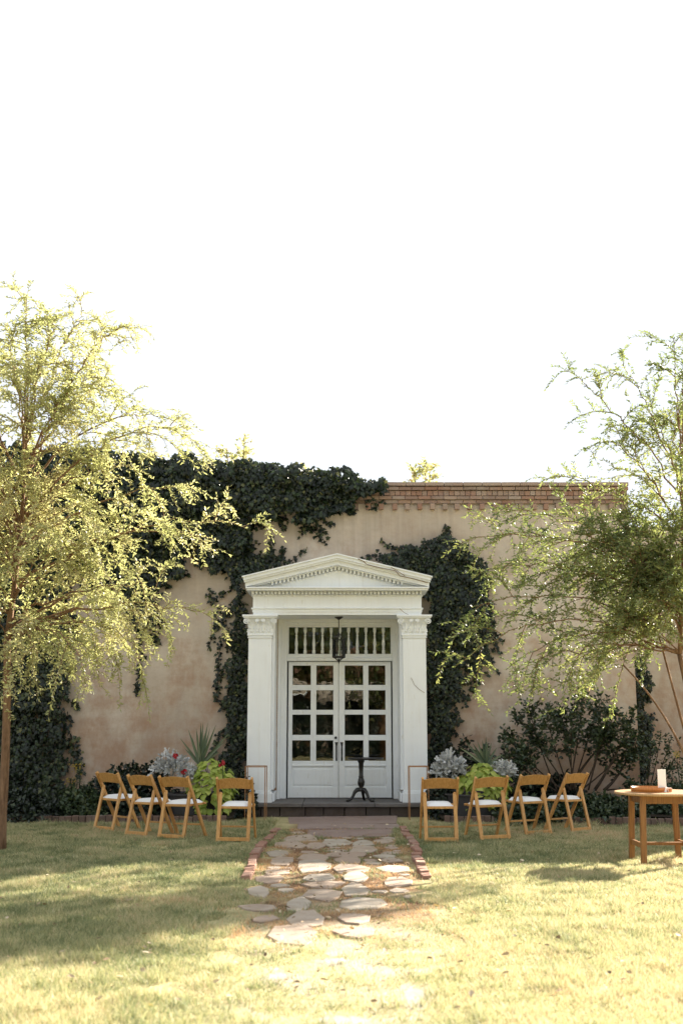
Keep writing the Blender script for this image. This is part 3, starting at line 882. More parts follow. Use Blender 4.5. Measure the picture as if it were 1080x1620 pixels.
# ------------------------------------------------------------------ folding chairs
def make_chair():
    """local: +Y is the way the sitter faces, origin midway between the rear feet"""
    t = thing('folding_chair', 'x', 'chair')
    W = 0.222
    top = Vector((0, 0.035, 0.80)); foot = Vector((0, 0.475, 0.0))
    for s in (-1, 1):
        MB().bar(foot + Vector((s*W, 0, 0)), top + Vector((s*W, 0, 0)), 0.027, 0.048).obj('side_rail', M['chair'], t, bevel=0.006)
    for s in (-1, 1):
        m = MB()
        pz = [(0.0,0.0),(0.07,0.30),(0.115,0.52),(0.135,0.60)]
        a, b = Vector((s*(W-0.033), 0, 0)), Vector((s*(W-0.033), 0.145, 0.60))
        m.bar(a, b, 0.045, 0.026)
        # rounded head
        m.tube([b + Vector((0,-0.011,-0.004)), b + Vector((0,0.011,0.002))], 0.0195, 14)
        m.obj('leg', M['chair'], t, bevel=0.004)
    # backrest: arched slat curved in plan
    n = 10; vs = []; fs = []
    for i in range(n+1):
        u = -1 + 2*i/n
        x = u*(W-0.012); cy = -0.018*(1-u*u)
        zt_ = 0.775 + 0.024*(1-u*u); zb_ = 0.655 + 0.012*(1-u*u)
        yb = 0.035 + (0.80-zb_)*0.55; yt = 0.035 + (0.80-zt_)*0.55
        vs += [(x, yb-0.009+cy, zb_), (x, yb+0.009+cy, zb_), (x, yt+0.009+cy, zt_), (x, yt-0.009+cy, zt_)]
    for i in range(n):
        for k in range(4):
            a = 4*i+k; b = 4*i+(k+1) % 4
            fs.append((a, a+4, b+4, b))
    fs.append((0,1,2,3)); fs.append((4*n+3,4*n+2,4*n+1,4*n))
    MB().add(vs, fs).obj('backrest', M['chair'], t, bevel=0.004)
    ws = W-0.042
    f = MB()
    f.box(-ws, ws, 0.105, 0.135, 0.415, 0.445); f.box(-W+0.012, W-0.012, 0.455, 0.49, 0.425, 0.452)
    f.box(-ws, -ws+0.028, 0.135, 0.455, 0.417, 0.446); f.box(ws-0.028, ws, 0.135, 0.455, 0.417, 0.446)
    f.box(-ws+0.028, ws-0.028, 0.135, 0.455, 0.425, 0.435)
    f.obj('seat_frame', M['chair'], t, bevel=0.005)
    # padded seat
    n = 9; vs = []; fs = []
    for j in range(n):
        for i in range(n):
            u, v = -1+2*i/(n-1), -1+2*j/(n-1)
            d = (1-abs(u)**6)*(1-abs(v)**6)
            vs.append((u*(ws-0.006), 0.297+v*0.185, 0.447 + 0.046*d**0.5))
    for j in range(n-1):
        for i in range(n-1):
            a = j*n+i; fs.append((a, a+1, a+n+1, a+n))
    MB().add(vs, fs).obj('seat', M['cushion'], t, True)
    MB().bar((-W+0.03, 0.008, 0.055), (W-0.03, 0.008, 0.055), 0.02, 0.045, (0,1,0)).obj('rear_stretcher', M['chair'], t, bevel=0.004)
    MB().bar((-W+0.011, 0.375, 0.175), (W-0.011, 0.375, 0.175), 0.035, 0.022, (0,1,0)).obj('front_stretcher', M['chair'], t, bevel=0.004)
    for s in (-1, 1):
        MB().tube([(s*(W+0.011), 0.205, 0.49), (s*(W+0.015), 0.205, 0.49)], 0.009, 10).obj('bolt', M['iron'], t)
    return t
proto = make_chair()
CH = [((150,1313),(176,1318),'outermost folding chair under the leaning tree, nearest the dark ivy'),
      ((197,1321),(232,1327),'second folding chair from the tree trunk, overlapping its two neighbours'),
      ((252,1327),(289,1331),'angled folding chair in front of the silver-leaved plant with red flowers'),
      ((343,1333),(393,1335),'folding chair seen squarely from behind, beside the lime plant and path'),
      ((675,1334.5),(722,1335.5),'folding chair next to the path, in front of the silver-leaved plants'),
      ((763,1332.5),(804.5,1328),'folding chair in front of the lime green plant on the table side'),
      ((833,1323.5),(871,1321.5),'third folding chair from the path on the table side, before dark shrubs'),
      ((906,1319.4),(934,1315.5),'most sharply turned folding chair, nearest the round table')]
for i, (a, b, lab) in enumerate(CH):
    o = proto if i == 0 else copy_tree(proto)
    A, B = Vector(gr(*a)), Vector(gr(*b))
    c_ = (A+B)/2; d = B-A
    ang = max(-0.85, min(0.85, math.atan2(d.y, d.x)))
    ang = (-0.72, -0.66, -0.50, -0.06, 0.02, 0.30, 0.44, 0.72)[i]
    o.location = (c_.x, c_.y, -rng.uniform(0.002, 0.014)); o.rotation_euler = (rng.uniform(-.015,.015), rng.uniform(-.018,.018), ang + rng.uniform(-.03,.03))
    tag(o, 'honey wood ' + lab if len(lab.split()) < 15 else lab, 'chair', 'folding chairs set out for the ceremony')

# ------------------------------------------------------------------ round table with its things
RX, RY, RH = 3.43, 12.68, 0.745
rt = thing('round_table', 'round wooden table with square legs standing at the sunlit lawn edge', 'table', (RX, RY, 0))
MB().lathe([(0.05,RH-0.028),(0.455,RH-0.028),(0.468,RH-0.02),(0.470,RH-0.006),(0.462,RH),(0.05,RH)], (0,0,0), 48).obj('tabletop', M['tabletop'], rt, False, 0.003)
hw = 0.235
ap = MB(); ap.box(-hw, hw, -hw-0.012, -hw+0.012, RH-0.115, RH-0.03); ap.box(-hw, hw, hw-0.012, hw+0.012, RH-0.115, RH-0.03)
ap.box(-hw-0.012, -hw+0.012, -hw+0.012, hw-0.012, RH-0.115, RH-0.03); ap.box(hw-0.012, hw+0.012, -hw+0.012, hw-0.012, RH-0.115, RH-0.03)
ap.obj('apron', M['table'], rt, bevel=0.003)
for sx in (-1, 1):
    for sy in (-1, 1):
        MB().bar((sx*(hw+0.022), sy*(hw+0.022), 0.0), (sx*(hw-0.0), sy*(hw-0.0), RH-0.03), 0.058, 0.058).obj('leg', M['table'], rt, bevel=0.005)
for s in (-1, 1):
    MB().box(s*(hw+0.012)-0.014, s*(hw+0.012)+0.014, -hw, hw, 0.17, 0.225).obj('stretcher', M['table'], rt, bevel=0.004)
MB().box(-hw, hw, -0.03, 0.03, 0.185, 0.215).obj('stretcher', M['table'], rt, bevel=0.004)
tray_x = (at(998,1250,12.6).x + at(1054,1250,12.6).x)/2
tr = thing('serving_tray', 'round orange wooden tray with a raised rim on the table', 'tray', (tray_x, 12.62, RH+0.002))
MB().lathe([(0.02,0.0),(0.185,0.0),(0.185,0.009),(0.02,0.009)], (0,0,0), 40).obj('base', M['tray'], tr)
MB().lathe([(0.176,0.009),(0.186,0.009),(0.192,0.050),(0.182,0.050),(0.176,0.0095)], (0,0,0), 40).obj('rim', M['tray'], tr, True)
cx = at(1044,1240,12.55).x
cd = thing('standing_card', 'tall white folded card standing at the tray on the round table', 'card', (cx, 12.50, RH+0.002), R(12))
MB().bar((-0.042, 0.0, 0.12), (0.045, -0.012, 0.12), 0.24, 0.004, (0,0,1)).obj('front_panel', M['wax'], cd)
MB().bar((-0.042, 0.004, 0.12), (0.040, 0.045, 0.12), 0.238, 0.004, (0,0,1)).obj('back_panel', M['wax'], cd)
pk = thing('wooden_block', 'small pale pink block beside the white card on the table', 'block', (at(1058,1246,12.5).x, 12.52, RH+0.002), R(20))
MB().box(-0.028,0.028,-0.02,0.02,0,0.045).obj('block', M['pink'], pk, bevel=0.005)
MB().box(-0.018,0.018,-0.0215,-0.0203,0.008,0.036).obj('face', M['tray'], pk)

# ------------------------------------------------------------------ foliage helpers
nprng = np.random.default_rng(42)
def unit(a):
    return a/np.maximum(np.linalg.norm(a, axis=-1, keepdims=True), 1e-9)
OVAL = (np.array([(0,0,0),(0.30,0.42,0.05),(0.30,-0.42,0.05),(0.68,0.36,0.04),(0.68,-0.36,0.04),(1,0,-0.06),(0.45,0,-0.04)]),
        np.array([(0,6,1),(0,2,6),(1,6,3),(2,4,6),(3,6,5),(4,5,6)]))
DIAM = (np.array([(0,0,0),(0.45,0.5,0.10),(1,0,0),(0.45,-0.5,0.10)]), np.array([(0,2,1),(0,3,2)]))
IVY = (np.array([(0.32,0,0.08),(0,0.06,0),(-0.06,0.42,-0.04),(0.26,0.33,0.02),(0.42,0.55,-0.05),(0.58,0.24,0.0),(1.0,0,-0.10),
                 (0.58,-0.24,0.0),(0.42,-0.55,-0.05),(0.26,-0.33,0.02),(-0.06,-0.42,-0.04),(0,-0.06,0)]),
       np.array([(0,i,i+1) for i in range(1,11)] + [(0,11,1)]))
LOBED = (np.array([(0,0,0),(0.2,0.10,0.02),(0.30,0.42,0.0),(0.42,0.12,0.02),(0.58,0.46,0.0),(0.68,0.14,0.0),(0.88,0.34,-0.05),(1.0,0,-0.05),
                   (0.88,-0.34,-0.05),(0.68,-0.14,0.0),(0.58,-0.46,0.0),(0.42,-0.12,0.02),(0.30,-0.42,0.0),(0.2,-0.10,0.02)]),
         np.array([(1,2,3),(3,4,5),(5,6,7),(7,8,9),(9,10,11),(11,12,13),(0,1,13),(1,3,13),(3,11,13),(3,5,11),(5,9,11),(5,7,9)]))
def leaves(name, P, D, N, L, W, shape, tint):
    P = np.asarray(P, float); D = unit(np.asarray(D, float)); N = np.asarray(N, float)
    n = len(P); T, F = shape; k = len(T)
    S = unit(np.cross(D, N)); N2 = np.cross(S, D)
    L = np.broadcast_to(np.asarray(L, float).reshape(-1, 1, 1), (n, 1, 1)); W = np.broadcast_to(np.asarray(W, float).reshape(-1, 1, 1), (n, 1, 1))
    V = P[:,None,:] + L*T[None,:,0:1]*D[:,None,:] + W*T[None,:,1:2]*S[:,None,:] + L*T[None,:,2:3]*N2[:,None,:]
    FF = (F[None] + (np.arange(n)*k)[:,None,None]).reshape(-1, 3)
    return mesh_np(name, V.reshape(-1,3), FF, np.repeat(np.asarray(tint, float), k))

def bez(a, b, c, n):
    t = np.linspace(0, 1, n)[:,None]
    return (1-t)**2*np.asarray(a) + 2*t*(1-t)*np.asarray(b) + t*t*np.asarray(c)

class Plant:
    """collects woody tubes and leaves"""
    def __init__(self, seed): self.mb = MB(); self.P = []; self.D = []; self.N = []; self.r = np.random.default_rng(seed)
    def wood(self, pts, r0, r1, n=5):
        k = len(pts); self.mb.tube([tuple(p) for p in pts], list(np.linspace(r0, r1, k)), n, cap=True)
    def leafline(self, pts, spacing, t0=0.0, spread=0.9, up=0.3):
        pts = np.asarray(pts); seg = np.linalg.norm(np.diff(pts, axis=0), axis=1); cum = np.concatenate([[0], np.cumsum(seg)])
        tot = cum[-1]
        if tot < 1e-4: return
        s = np.arange(t0*tot, tot, spacing)
        if len(s) == 0: return
        p = np.stack([np.interp(s, cum, pts[:,i]) for i in range(3)], -1)
        p2 = np.stack([np.interp(np.minimum(s+0.01, tot), cum, pts[:,i]) for i in range(3)], -1)
        p1 = np.stack([np.interp(np.maximum(s-0.01, 0), cum, pts[:,i]) for i in range(3)], -1)
        tg = unit(p2-p1)
        rnd = self.r.normal(size=(len(s), 3))
        side = unit(np.cross(tg, np.array([0.05,0.1,1.0])) + 0.35*rnd)
        sg = np.where(np.arange(len(s)) % 2 == 0, 1.0, -1.0)[:,None]
        d = unit(tg*0.75 + side*sg*spread + np.array([0,0,up])*0.5)
        nn = unit(np.cross(d, side*sg) + 0.6*self.r.normal(size=(len(s),3)))
        self.P.append(p); self.D.append(d); self.N.append(nn)
    def get(self): return np.concatenate(self.P), np.concatenate(self.D), np.concatenate(self.N)

def grow(pl, limb, r0, r1, n2, len2, n3, len3, spacing, droop, tstart=0.2, splay=0.9, wood2=0.006):
    """limb polyline -> side branches -> twigs, leaves on both"""
    r = pl.r; limb = np.asarray(limb); k = len(limb)
    pl.wood(limb, r0, r1, 6)
    pl.leafline(limb[int(k*0.55):], spacing)
    for j in range(n2):
        t = tstart + (1-tstart)*(j+r.random())/n2
        i = min(int(t*(k-1)), k-2); f = t*(k-1)-i
        p = limb[i]*(1-f) + limb[i+1]*f
        tg = unit(limb[i+1]-limb[i])
        d = unit(tg*0.8 + splay*unit(r.normal(size=3)))
        L = len2*(1.15-0.65*t)*r.uniform(0.6, 1.3)
        q1 = p + d*L*0.5 + np.array([0,0,0.10*L]); q2 = p + d*L*0.92 - np.array([0,0,droop*L*r.uniform(0.5,1.4)])
        br = bez(p, q1, q2, 7)
        pl.wood(br, wood2, 0.002, 4)
        pl.leafline(br, spacing, 0.15)
        for m in range(n3):
            tt = 0.2 + 0.8*(m+r.random())/n3
            ii = min(int(tt*6), 5); ff = tt*6-ii
            pp_ = br[ii]*(1-ff) + br[ii+1]*ff
            dd = unit(unit(br[ii+1]-br[ii])*0.8 + 0.9*unit(r.normal(size=3)))
            LL = len3*r.uniform(0.5, 1.3)
            tw_ = bez(pp_, pp_ + dd*LL*0.5 + np.array([0,0,0.03]), pp_ + dd*LL - np.array([0,0,droop*LL*0.8]), 5)
            pl.leafline(tw_, spacing, 0.05)
            if LL > 0.16: pl.wood(tw_, 0.0025, 0.0012, 3)

def finish_tree(t, pl, trunk_mb, mat_leaf, L, W, shape, loc, mat_bark='bark', crown='crown', tint_fn=None):
    P, D, N = pl.get()
    n = len(P)
    loc = np.array(loc)
    o = trunk_mb.obj('trunk', M[mat_bark], t, True); o.location = tuple(-loc)
    o = pl.mb.obj('branches', M[mat_bark], t, True); o.location = tuple(-loc)
    tint = tint_fn(P) if tint_fn is not None else pl.r.random(n)
    me = leaves(crown, P, D, N, L*pl.r.uniform(0.7,1.25,n), W*pl.r.uniform(0.75,1.2,n), shape, tint)
    o = link(crown, me, M[mat_leaf], t); o.location = tuple(-loc)
    return n

# ------------------------------------------------------------------ the two garden trees
def garden_tree(name, label, seed, base, fork, trunk_r, tips, fill, mat, L=0.056, W=0.0205, n2=17, n3=7, arch=0.25, extra_stems=(), apex=None, droop=0.42):
    t = thing(name, label, 'tree', tuple(base))
    pl = Plant(seed); r = pl.r
    tm = MB()
    base = np.array(base, float); fork = np.array(fork, float)
    mid = (base+fork)/2 + np.array([0.05,0.02,0.0])
    tr_ = bez(base - np.array([0,0,0.05]), mid, fork, 12)
    rad = [trunk_r*(1.45 if i == 0 else 1.15 if i == 1 else 1.0 - 0.22*i/11) for i in range(12)]
    tm.tube([tuple(p) for p in tr_], rad, 12)
    for es in extra_stems:
        tm.tube([tuple(p) for p in bez(*[np.array(q, float) for q in es[:3]], 12)], list(np.linspace(es[3], es[3]*0.55, 12)), 10)
    leader = bez(fork, fork*0.5 + np.array(apex)*0.5 + np.array([0.12,0.05,0]), apex, 16)
    tm.tube([tuple(p) for p in leader], list(np.linspace(trunk_r*0.72, 0.006, 16)), 8)
    def start(tip, lo, hi):
        f = np.clip((tip[2]-fork[2])/(leader[-1][2]-fork[2])*0.62 + r.uniform(lo, hi), 0.0, 0.8)*15
        i = int(f); return leader[i]*(1-(f-i)) + leader[min(i+1,15)]*(f-i)
    for tip, lift, dens in tips:
        tip = np.array(tip, float)
        s = start(tip, -0.08, 0.06)
        ctrl = s*0.45 + tip*0.55 + np.array([0,0,lift])
        limb = bez(s, ctrl, tip, 16)
        limb[1:-1] += r.normal(scale=0.02, size=(14,3))
        length = np.linalg.norm(tip-s)
        grow(pl, limb, trunk_r*0.30, 0.003, max(5, int(n2*dens*length/2.2)), 0.85, n3, 0.26, 0.018, droop, 0.18, 0.75)
    for _ in range(fill['n']):
        # sample a point inside the crown ellipsoid
        u = unit(r.normal(size=3))*r.random()**0.45
        tip = np.array(fill['c']) + u*np.array(fill['r'])
        s = start(tip, -0.10, 0.10)
        ctrl = s*0.5 + tip*0.5 + np.array([0,0,arch*r.uniform(0.3,1.6)])
        limb = bez(s, ctrl, tip, 12)
        length = np.linalg.norm(tip-s)
        grow(pl, limb, trunk_r*0.22, 0.0025, max(6, int(n2*fill.get('d',0.8)*length/2.2)), 0.75, n3, 0.24, 0.019, droop, 0.3, 0.8)
    def tf(P):
        return np.clip(0.30*r.random(len(P)) + 0.7*fbm(P[:,0]*3+P[:,1]*2, P[:,2]*3+P[:,1], 2) + 0.1*(r.random(len(P)) > 0.93), 0, 1)
    n = finish_tree(t, pl, tm, mat, L, W, DIAM if L < 0.03 else OVAL4, base, tint_fn=tf)
    print(name, 'leaves', n)
    return t
OVAL4 = (np.array([(0,0,0),(0.35,0.46,0.07),(0.35,-0.46,0.07),(0.72,0.34,0.05),(0.72,-0.34,0.05),(1,0,-0.05)]), np.array([(0,2,1),(1,2,4),(1,4,3),(3,4,5)]))

def A(px, py, Y): p = at(px, py, Y); return (p.x, p.y, p.z)
lt_base = (*gr(0, 1346), 0.0)
Yl = lt_base[1]
tipsL = [(A(40,470,Yl), 0.1, 0.9), (A(130,490,Yl+.3), 0.15, 0.8), (A(185,520,Yl-.3), 0.4, 0.8), (A(90,500,Yl-.2), 0.1, 0.9), (A(10,520,Yl+.2), 0.1, 0.9), (A(150,580,Yl+.1), 0.2, 0.9), (A(300,690,Yl-.2), 1.0, 0.7), (A(250,660,Yl+.5), 0.6, 0.6),
         (A(388,835,Yl-.3), 0.62, 0.30), (A(345,855,Yl+.1), 0.5, 0.30), (A(290,770,Yl+.6), 0.4, 0.5), (A(318,968,Yl-.6), 0.35, 0.35), (A(275,990,Yl-.2), 0.55, 0.35), (A(225,1030,Yl-.5), 0.55, 0.55),
         (A(200,960,Yl+.4), 0.4, 0.8), (A(180,1005,Yl+.1), 0.4, 0.7), (A(250,930,Yl-.8), 0.4, 0.7), (A(130,1045,Yl-.9), 0.5, 0.7), (A(60,1040,Yl-.8), 0.4, 0.7), (A(90,1020,Yl+.8), 0.4, 0.7), (A(220,840,Yl-.4), 0.3, 0.8), (A(190,740,Yl+.2), 0.3, 0.8), (A(120,640,Yl), 0.2, 0.8), (A(60,570,Yl-.4), 0.2, 0.7), (A(170,600,Yl+.4), 0.3, 0.7),
         (A(20,560,Yl+.5), 0.2, 0.7), (A(-60,600,Yl), 0.2, 0.7), (A(-180,760,Yl), 0.3, 0.7), (A(-160,950,Yl), 0.3, 0.7)]
garden_tree('young_tree', 'slender sunlit yellow-green tree with its trunk beside the row of turned chairs', 3, lt_base, A(12,1010,Yl), 0.055, tipsL,
            dict(n=38, c=A(15,800,Yl), r=(1.15,0.85,1.95), d=0.85), 'leaf_tree', apex=A(45,560,Yl+.1), droop=0.34)
Yr = 14.6
rt_base = (A(1128,1300,Yr)[0], Yr, 0.0)
fk = A(1074,1035,Yr)
tipsR = [(A(922,608,Yr-.3), 0.3, 0.40), (A(985,575,Yr+.2), 0.2, 0.45), (A(1062,530,Yr), 0.1, 0.5), (A(905,760,Yr+.3), 0.3, 0.40), (A(760,850,Yr-.5), 0.55, 0.5), (A(800,800,Yr+.2), 0.35, 0.55),
         (A(718,1055,Yr-.5), 1.0, 0.42), (A(745,960,Yr-.2), 0.6, 0.45), (A(800,1060,Yr), 0.75, 0.42), (A(835,1050,Yr-.4), 0.35, 0.7), (A(900,1050,Yr+.3), 0.3, 0.8), (A(960,1035,Yr), 0.25, 0.9),
         (A(880,900,Yr+.4), 0.3, 0.7), (A(930,840,Yr-.2), 0.2, 0.7), (A(1000,720,Yr), 0.2, 0.6), (A(1060,650,Yr+.4), 0.2, 0.8), (A(1085,560,Yr-.3), 0.2, 0.8), (A(1030,640,Yr+.5), 0.2, 0.7), (A(1075,720,Yr-.5), 0.2, 0.9), (A(960,690,Yr+.1), 0.3, 0.5), (A(780,900,Yr+.2), 0.5, 0.6), (A(850,860,Yr+.5), 0.4, 0.8), (A(1130,600,Yr), 0.2, 0.6), (A(1180,800,Yr), 0.2, 0.7), (A(1190,1000,Yr), 0.3, 0.7)]
garden_tree('slender_tree', 'airy backlit green tree with arching branches spreading above the round table', 8, rt_base, fk, 0.04, tipsR,
            dict(n=44, c=A(1035,905,Yr), r=(1.35,0.8,1.2), d=0.9), 'leaf_tree2', apex=A(1072,640,Yr+.1), droop=0.20,
            extra_stems=((rt_base, A(1085,1150,Yr-.1), A(985,1052,Yr-.2), 0.020), (rt_base, A(1080,1150,Yr+.2), A(1040,1000,Yr+.3), 0.022)))

# treetops showing above the parapet
def far_tree(px, py, Y, label, seed, spread):
    tip = at(px, py, Y)
    base = np.array((tip.x, Y, 0.0))
    t = thing('background_tree', label, 'tree', tuple(base), 0, 'treetops beyond the parapet')
    pl = Plant(seed); tm = MB()
    fork = np.array((tip.x+0.1, Y, tip.z*0.62))
    tm.tube([tuple(p) for p in bez(base, base*0.5+fork*0.5+np.array([.1,0,0]), fork, 8)], list(np.linspace(0.16, 0.07, 8)), 8)
    for dx, dz in spread:
        e_ = np.array((tip.x+dx, Y + pl.r.uniform(-.4,.4), tip.z+dz))
        grow(pl, bez(fork, fork*0.5+e_*0.5+np.array([0,0,0.3]), e_, 10), 0.04, 0.006, 14, 0.5, 4, 0.22, 0.05, 0.1, 0.25, 0.8)
    finish_tree(t, pl, tm, 'leaf_tree', 0.11, 0.07, OVAL4, base)
far_tree(372, 705, 29.0, 'yellow-green treetop peeking over the ivy on the parapet', 21, ((-.25,0),(0.0,-.1),(0.25,0.05),(-.6,-.9),(.6,-.9),(1.9,-.7),(1.1,-.8)))
far_tree(668, 738, 29.0, 'small green treetop peeking over the bare brick parapet', 22, ((-.25,-.15),(0.05,0.0),(0.22,0.1),(-.5,-.8),(.5,-.9)))

# ------------------------------------------------------------------ ivy on the house wall
def inside(poly, x, y):
    poly = np.asarray(poly, float); n = len(poly); c = np.zeros(len(x), bool); j = n-1
    for i in range(n):
        xi, yi = poly[i]; xj, yj = poly[j]
        cond = ((yi > y) != (yj > y)) & (x < (xj-xi)*(y-yi)/(yj-yi+1e-12)+xi)
        c ^= cond; j = i
    return c
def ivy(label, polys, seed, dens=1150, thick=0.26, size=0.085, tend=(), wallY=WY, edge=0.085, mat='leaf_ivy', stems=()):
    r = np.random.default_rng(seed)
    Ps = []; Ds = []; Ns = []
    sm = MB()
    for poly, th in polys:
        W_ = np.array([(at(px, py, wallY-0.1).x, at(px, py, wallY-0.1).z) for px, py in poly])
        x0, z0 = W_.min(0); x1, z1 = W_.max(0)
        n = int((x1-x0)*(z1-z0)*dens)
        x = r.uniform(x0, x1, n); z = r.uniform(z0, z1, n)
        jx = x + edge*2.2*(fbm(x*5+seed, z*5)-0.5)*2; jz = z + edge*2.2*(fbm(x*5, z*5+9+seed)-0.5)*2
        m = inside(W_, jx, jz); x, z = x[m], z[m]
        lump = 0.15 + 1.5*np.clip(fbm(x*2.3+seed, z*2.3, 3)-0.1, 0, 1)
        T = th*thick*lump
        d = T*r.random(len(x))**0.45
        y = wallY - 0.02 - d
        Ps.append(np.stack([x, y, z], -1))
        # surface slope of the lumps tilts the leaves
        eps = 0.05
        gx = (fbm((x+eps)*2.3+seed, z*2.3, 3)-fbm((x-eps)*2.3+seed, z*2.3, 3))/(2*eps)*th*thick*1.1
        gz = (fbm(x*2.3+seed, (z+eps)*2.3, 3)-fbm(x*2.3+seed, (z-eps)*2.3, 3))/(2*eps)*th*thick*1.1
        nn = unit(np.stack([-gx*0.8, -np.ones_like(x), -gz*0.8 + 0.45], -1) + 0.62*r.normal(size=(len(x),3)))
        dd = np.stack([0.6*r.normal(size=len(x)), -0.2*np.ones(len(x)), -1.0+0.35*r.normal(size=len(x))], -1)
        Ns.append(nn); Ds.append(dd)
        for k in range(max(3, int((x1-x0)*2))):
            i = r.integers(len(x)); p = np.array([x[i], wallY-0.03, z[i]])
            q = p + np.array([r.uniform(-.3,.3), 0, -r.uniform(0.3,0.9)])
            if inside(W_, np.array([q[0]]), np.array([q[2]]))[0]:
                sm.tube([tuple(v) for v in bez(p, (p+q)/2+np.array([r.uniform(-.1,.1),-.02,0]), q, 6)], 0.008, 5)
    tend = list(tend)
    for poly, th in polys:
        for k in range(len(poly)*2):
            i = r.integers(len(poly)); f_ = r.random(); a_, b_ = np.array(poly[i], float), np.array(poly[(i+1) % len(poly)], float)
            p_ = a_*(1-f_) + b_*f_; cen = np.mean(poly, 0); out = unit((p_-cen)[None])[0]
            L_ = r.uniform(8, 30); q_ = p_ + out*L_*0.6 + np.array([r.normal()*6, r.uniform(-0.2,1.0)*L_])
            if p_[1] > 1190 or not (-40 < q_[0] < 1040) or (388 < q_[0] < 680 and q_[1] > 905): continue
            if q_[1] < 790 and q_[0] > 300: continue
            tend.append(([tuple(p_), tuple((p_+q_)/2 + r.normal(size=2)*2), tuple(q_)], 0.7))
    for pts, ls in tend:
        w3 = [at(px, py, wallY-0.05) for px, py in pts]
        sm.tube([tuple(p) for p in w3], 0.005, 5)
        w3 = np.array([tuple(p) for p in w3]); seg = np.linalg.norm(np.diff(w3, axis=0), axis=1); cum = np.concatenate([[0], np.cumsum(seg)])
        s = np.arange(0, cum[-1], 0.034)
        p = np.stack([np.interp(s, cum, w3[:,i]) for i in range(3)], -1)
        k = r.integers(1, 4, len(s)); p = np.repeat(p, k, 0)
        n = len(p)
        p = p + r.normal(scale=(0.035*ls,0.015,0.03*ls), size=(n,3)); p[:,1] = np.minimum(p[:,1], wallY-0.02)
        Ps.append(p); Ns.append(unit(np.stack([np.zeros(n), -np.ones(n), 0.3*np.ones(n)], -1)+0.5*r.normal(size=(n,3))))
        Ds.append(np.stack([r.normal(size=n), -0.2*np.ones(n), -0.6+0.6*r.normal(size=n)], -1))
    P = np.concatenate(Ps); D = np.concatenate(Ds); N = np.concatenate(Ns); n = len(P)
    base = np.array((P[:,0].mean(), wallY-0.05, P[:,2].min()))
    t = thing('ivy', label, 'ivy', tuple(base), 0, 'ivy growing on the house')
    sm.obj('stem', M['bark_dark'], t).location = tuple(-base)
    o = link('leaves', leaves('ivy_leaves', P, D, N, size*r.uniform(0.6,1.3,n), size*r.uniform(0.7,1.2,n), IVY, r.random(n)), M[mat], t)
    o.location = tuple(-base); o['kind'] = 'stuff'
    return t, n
def top_ivy():
    t, n = ivy('thick dark ivy draped over the parapet, ending at the bare bricks',
        [([(-60,700),(60,705),(150,715),(230,722),(285,716),(330,728),(400,734),(450,740),(500,748),(560,752),(600,765),(610,773),(590,784),(565,800),(545,806),(508,812),(502,832),(480,836),(470,822),(430,816),(398,824),(393,850),(385,872),(345,868),(300,858),(240,860),(120,870),(-60,880)], 1.5),
         ([(-60,860),(120,860),(240,850),(310,850),(300,865),(290,880),(285,915),(255,925),(245,965),(240,1005),(222,1000),(205,955),(160,930),(110,915),(60,925),(-60,930)], 1.1)],
        31, 2300, 0.36, 0.072, tend=(([(225,1000),(222,1040),(218,1100)], 0.6), ([(480,835),(478,850)], 0.8)))
    return t
ti = top_ivy()
# ivy lying on top of the parapet and hanging back over it
def parapet_top():
    r = np.random.default_rng(77); n = 16000
    x = r.uniform(at(-60,720,WY).x, at(600,765,WY).x, n)
    hgt = 0.14 + 0.36*fbm(x*1.7, x*0+3, 3)
    px_line = np.interp(x, [-6.5,-2.9,-1.0,0.2,0.65], [6.0,5.92,5.72,5.66,5.52])
    y = r.uniform(WY-0.32, WY+0.55, n)
    prof = 1 - ((y-(WY+0.1))/0.5)**2
    z = 5.25 + (px_line-5.25)*np.clip(prof, 0.05, 1)**0.5*(0.80+0.35*fbm(x*4, y*4, 2))*r.random(n)**0.12
    N = unit(np.stack([0.4*r.normal(size=n), (y-(WY+0.1))*1.2+0.4*r.normal(size=n), 0.9+0.3*r.random(n)], -1))
    D = np.stack([r.normal(size=n), r.normal(size=n)-0.5, -0.35+0.4*r.normal(size=n)], -1)
    me = leaves('ivy_top', np.stack([x,y,z],-1), D, N, 0.072*r.uniform(0.6,1.3,n), 0.072*r.uniform(0.7,1.2,n), IVY, np.clip(r.random(n)*1.02,0,1))
    o = link('leaves', me, M['leaf_ivy'], ti); o.location = -ti.location; o['kind'] = 'stuff'
parapet_top()
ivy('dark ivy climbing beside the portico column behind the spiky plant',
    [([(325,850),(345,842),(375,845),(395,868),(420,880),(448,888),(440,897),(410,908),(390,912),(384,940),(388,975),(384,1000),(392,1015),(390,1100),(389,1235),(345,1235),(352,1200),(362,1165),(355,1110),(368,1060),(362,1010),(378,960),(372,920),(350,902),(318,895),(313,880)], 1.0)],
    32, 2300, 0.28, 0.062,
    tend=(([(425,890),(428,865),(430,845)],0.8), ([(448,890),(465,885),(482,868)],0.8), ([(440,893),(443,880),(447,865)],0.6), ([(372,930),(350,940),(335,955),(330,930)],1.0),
          ([(365,970),(345,985),(335,1010),(328,1030)],0.8), ([(372,1000),(350,1010),(345,1050),(343,1110)],0.9), ([(360,1150),(345,1165),(335,1190),(338,1215)],0.8), ([(378,945),(355,975),(362,1000)],1.0), ([(350,960),(340,975),(345,995)],0.9), ([(355,1060),(346,1075),(340,1110)],0.9)))
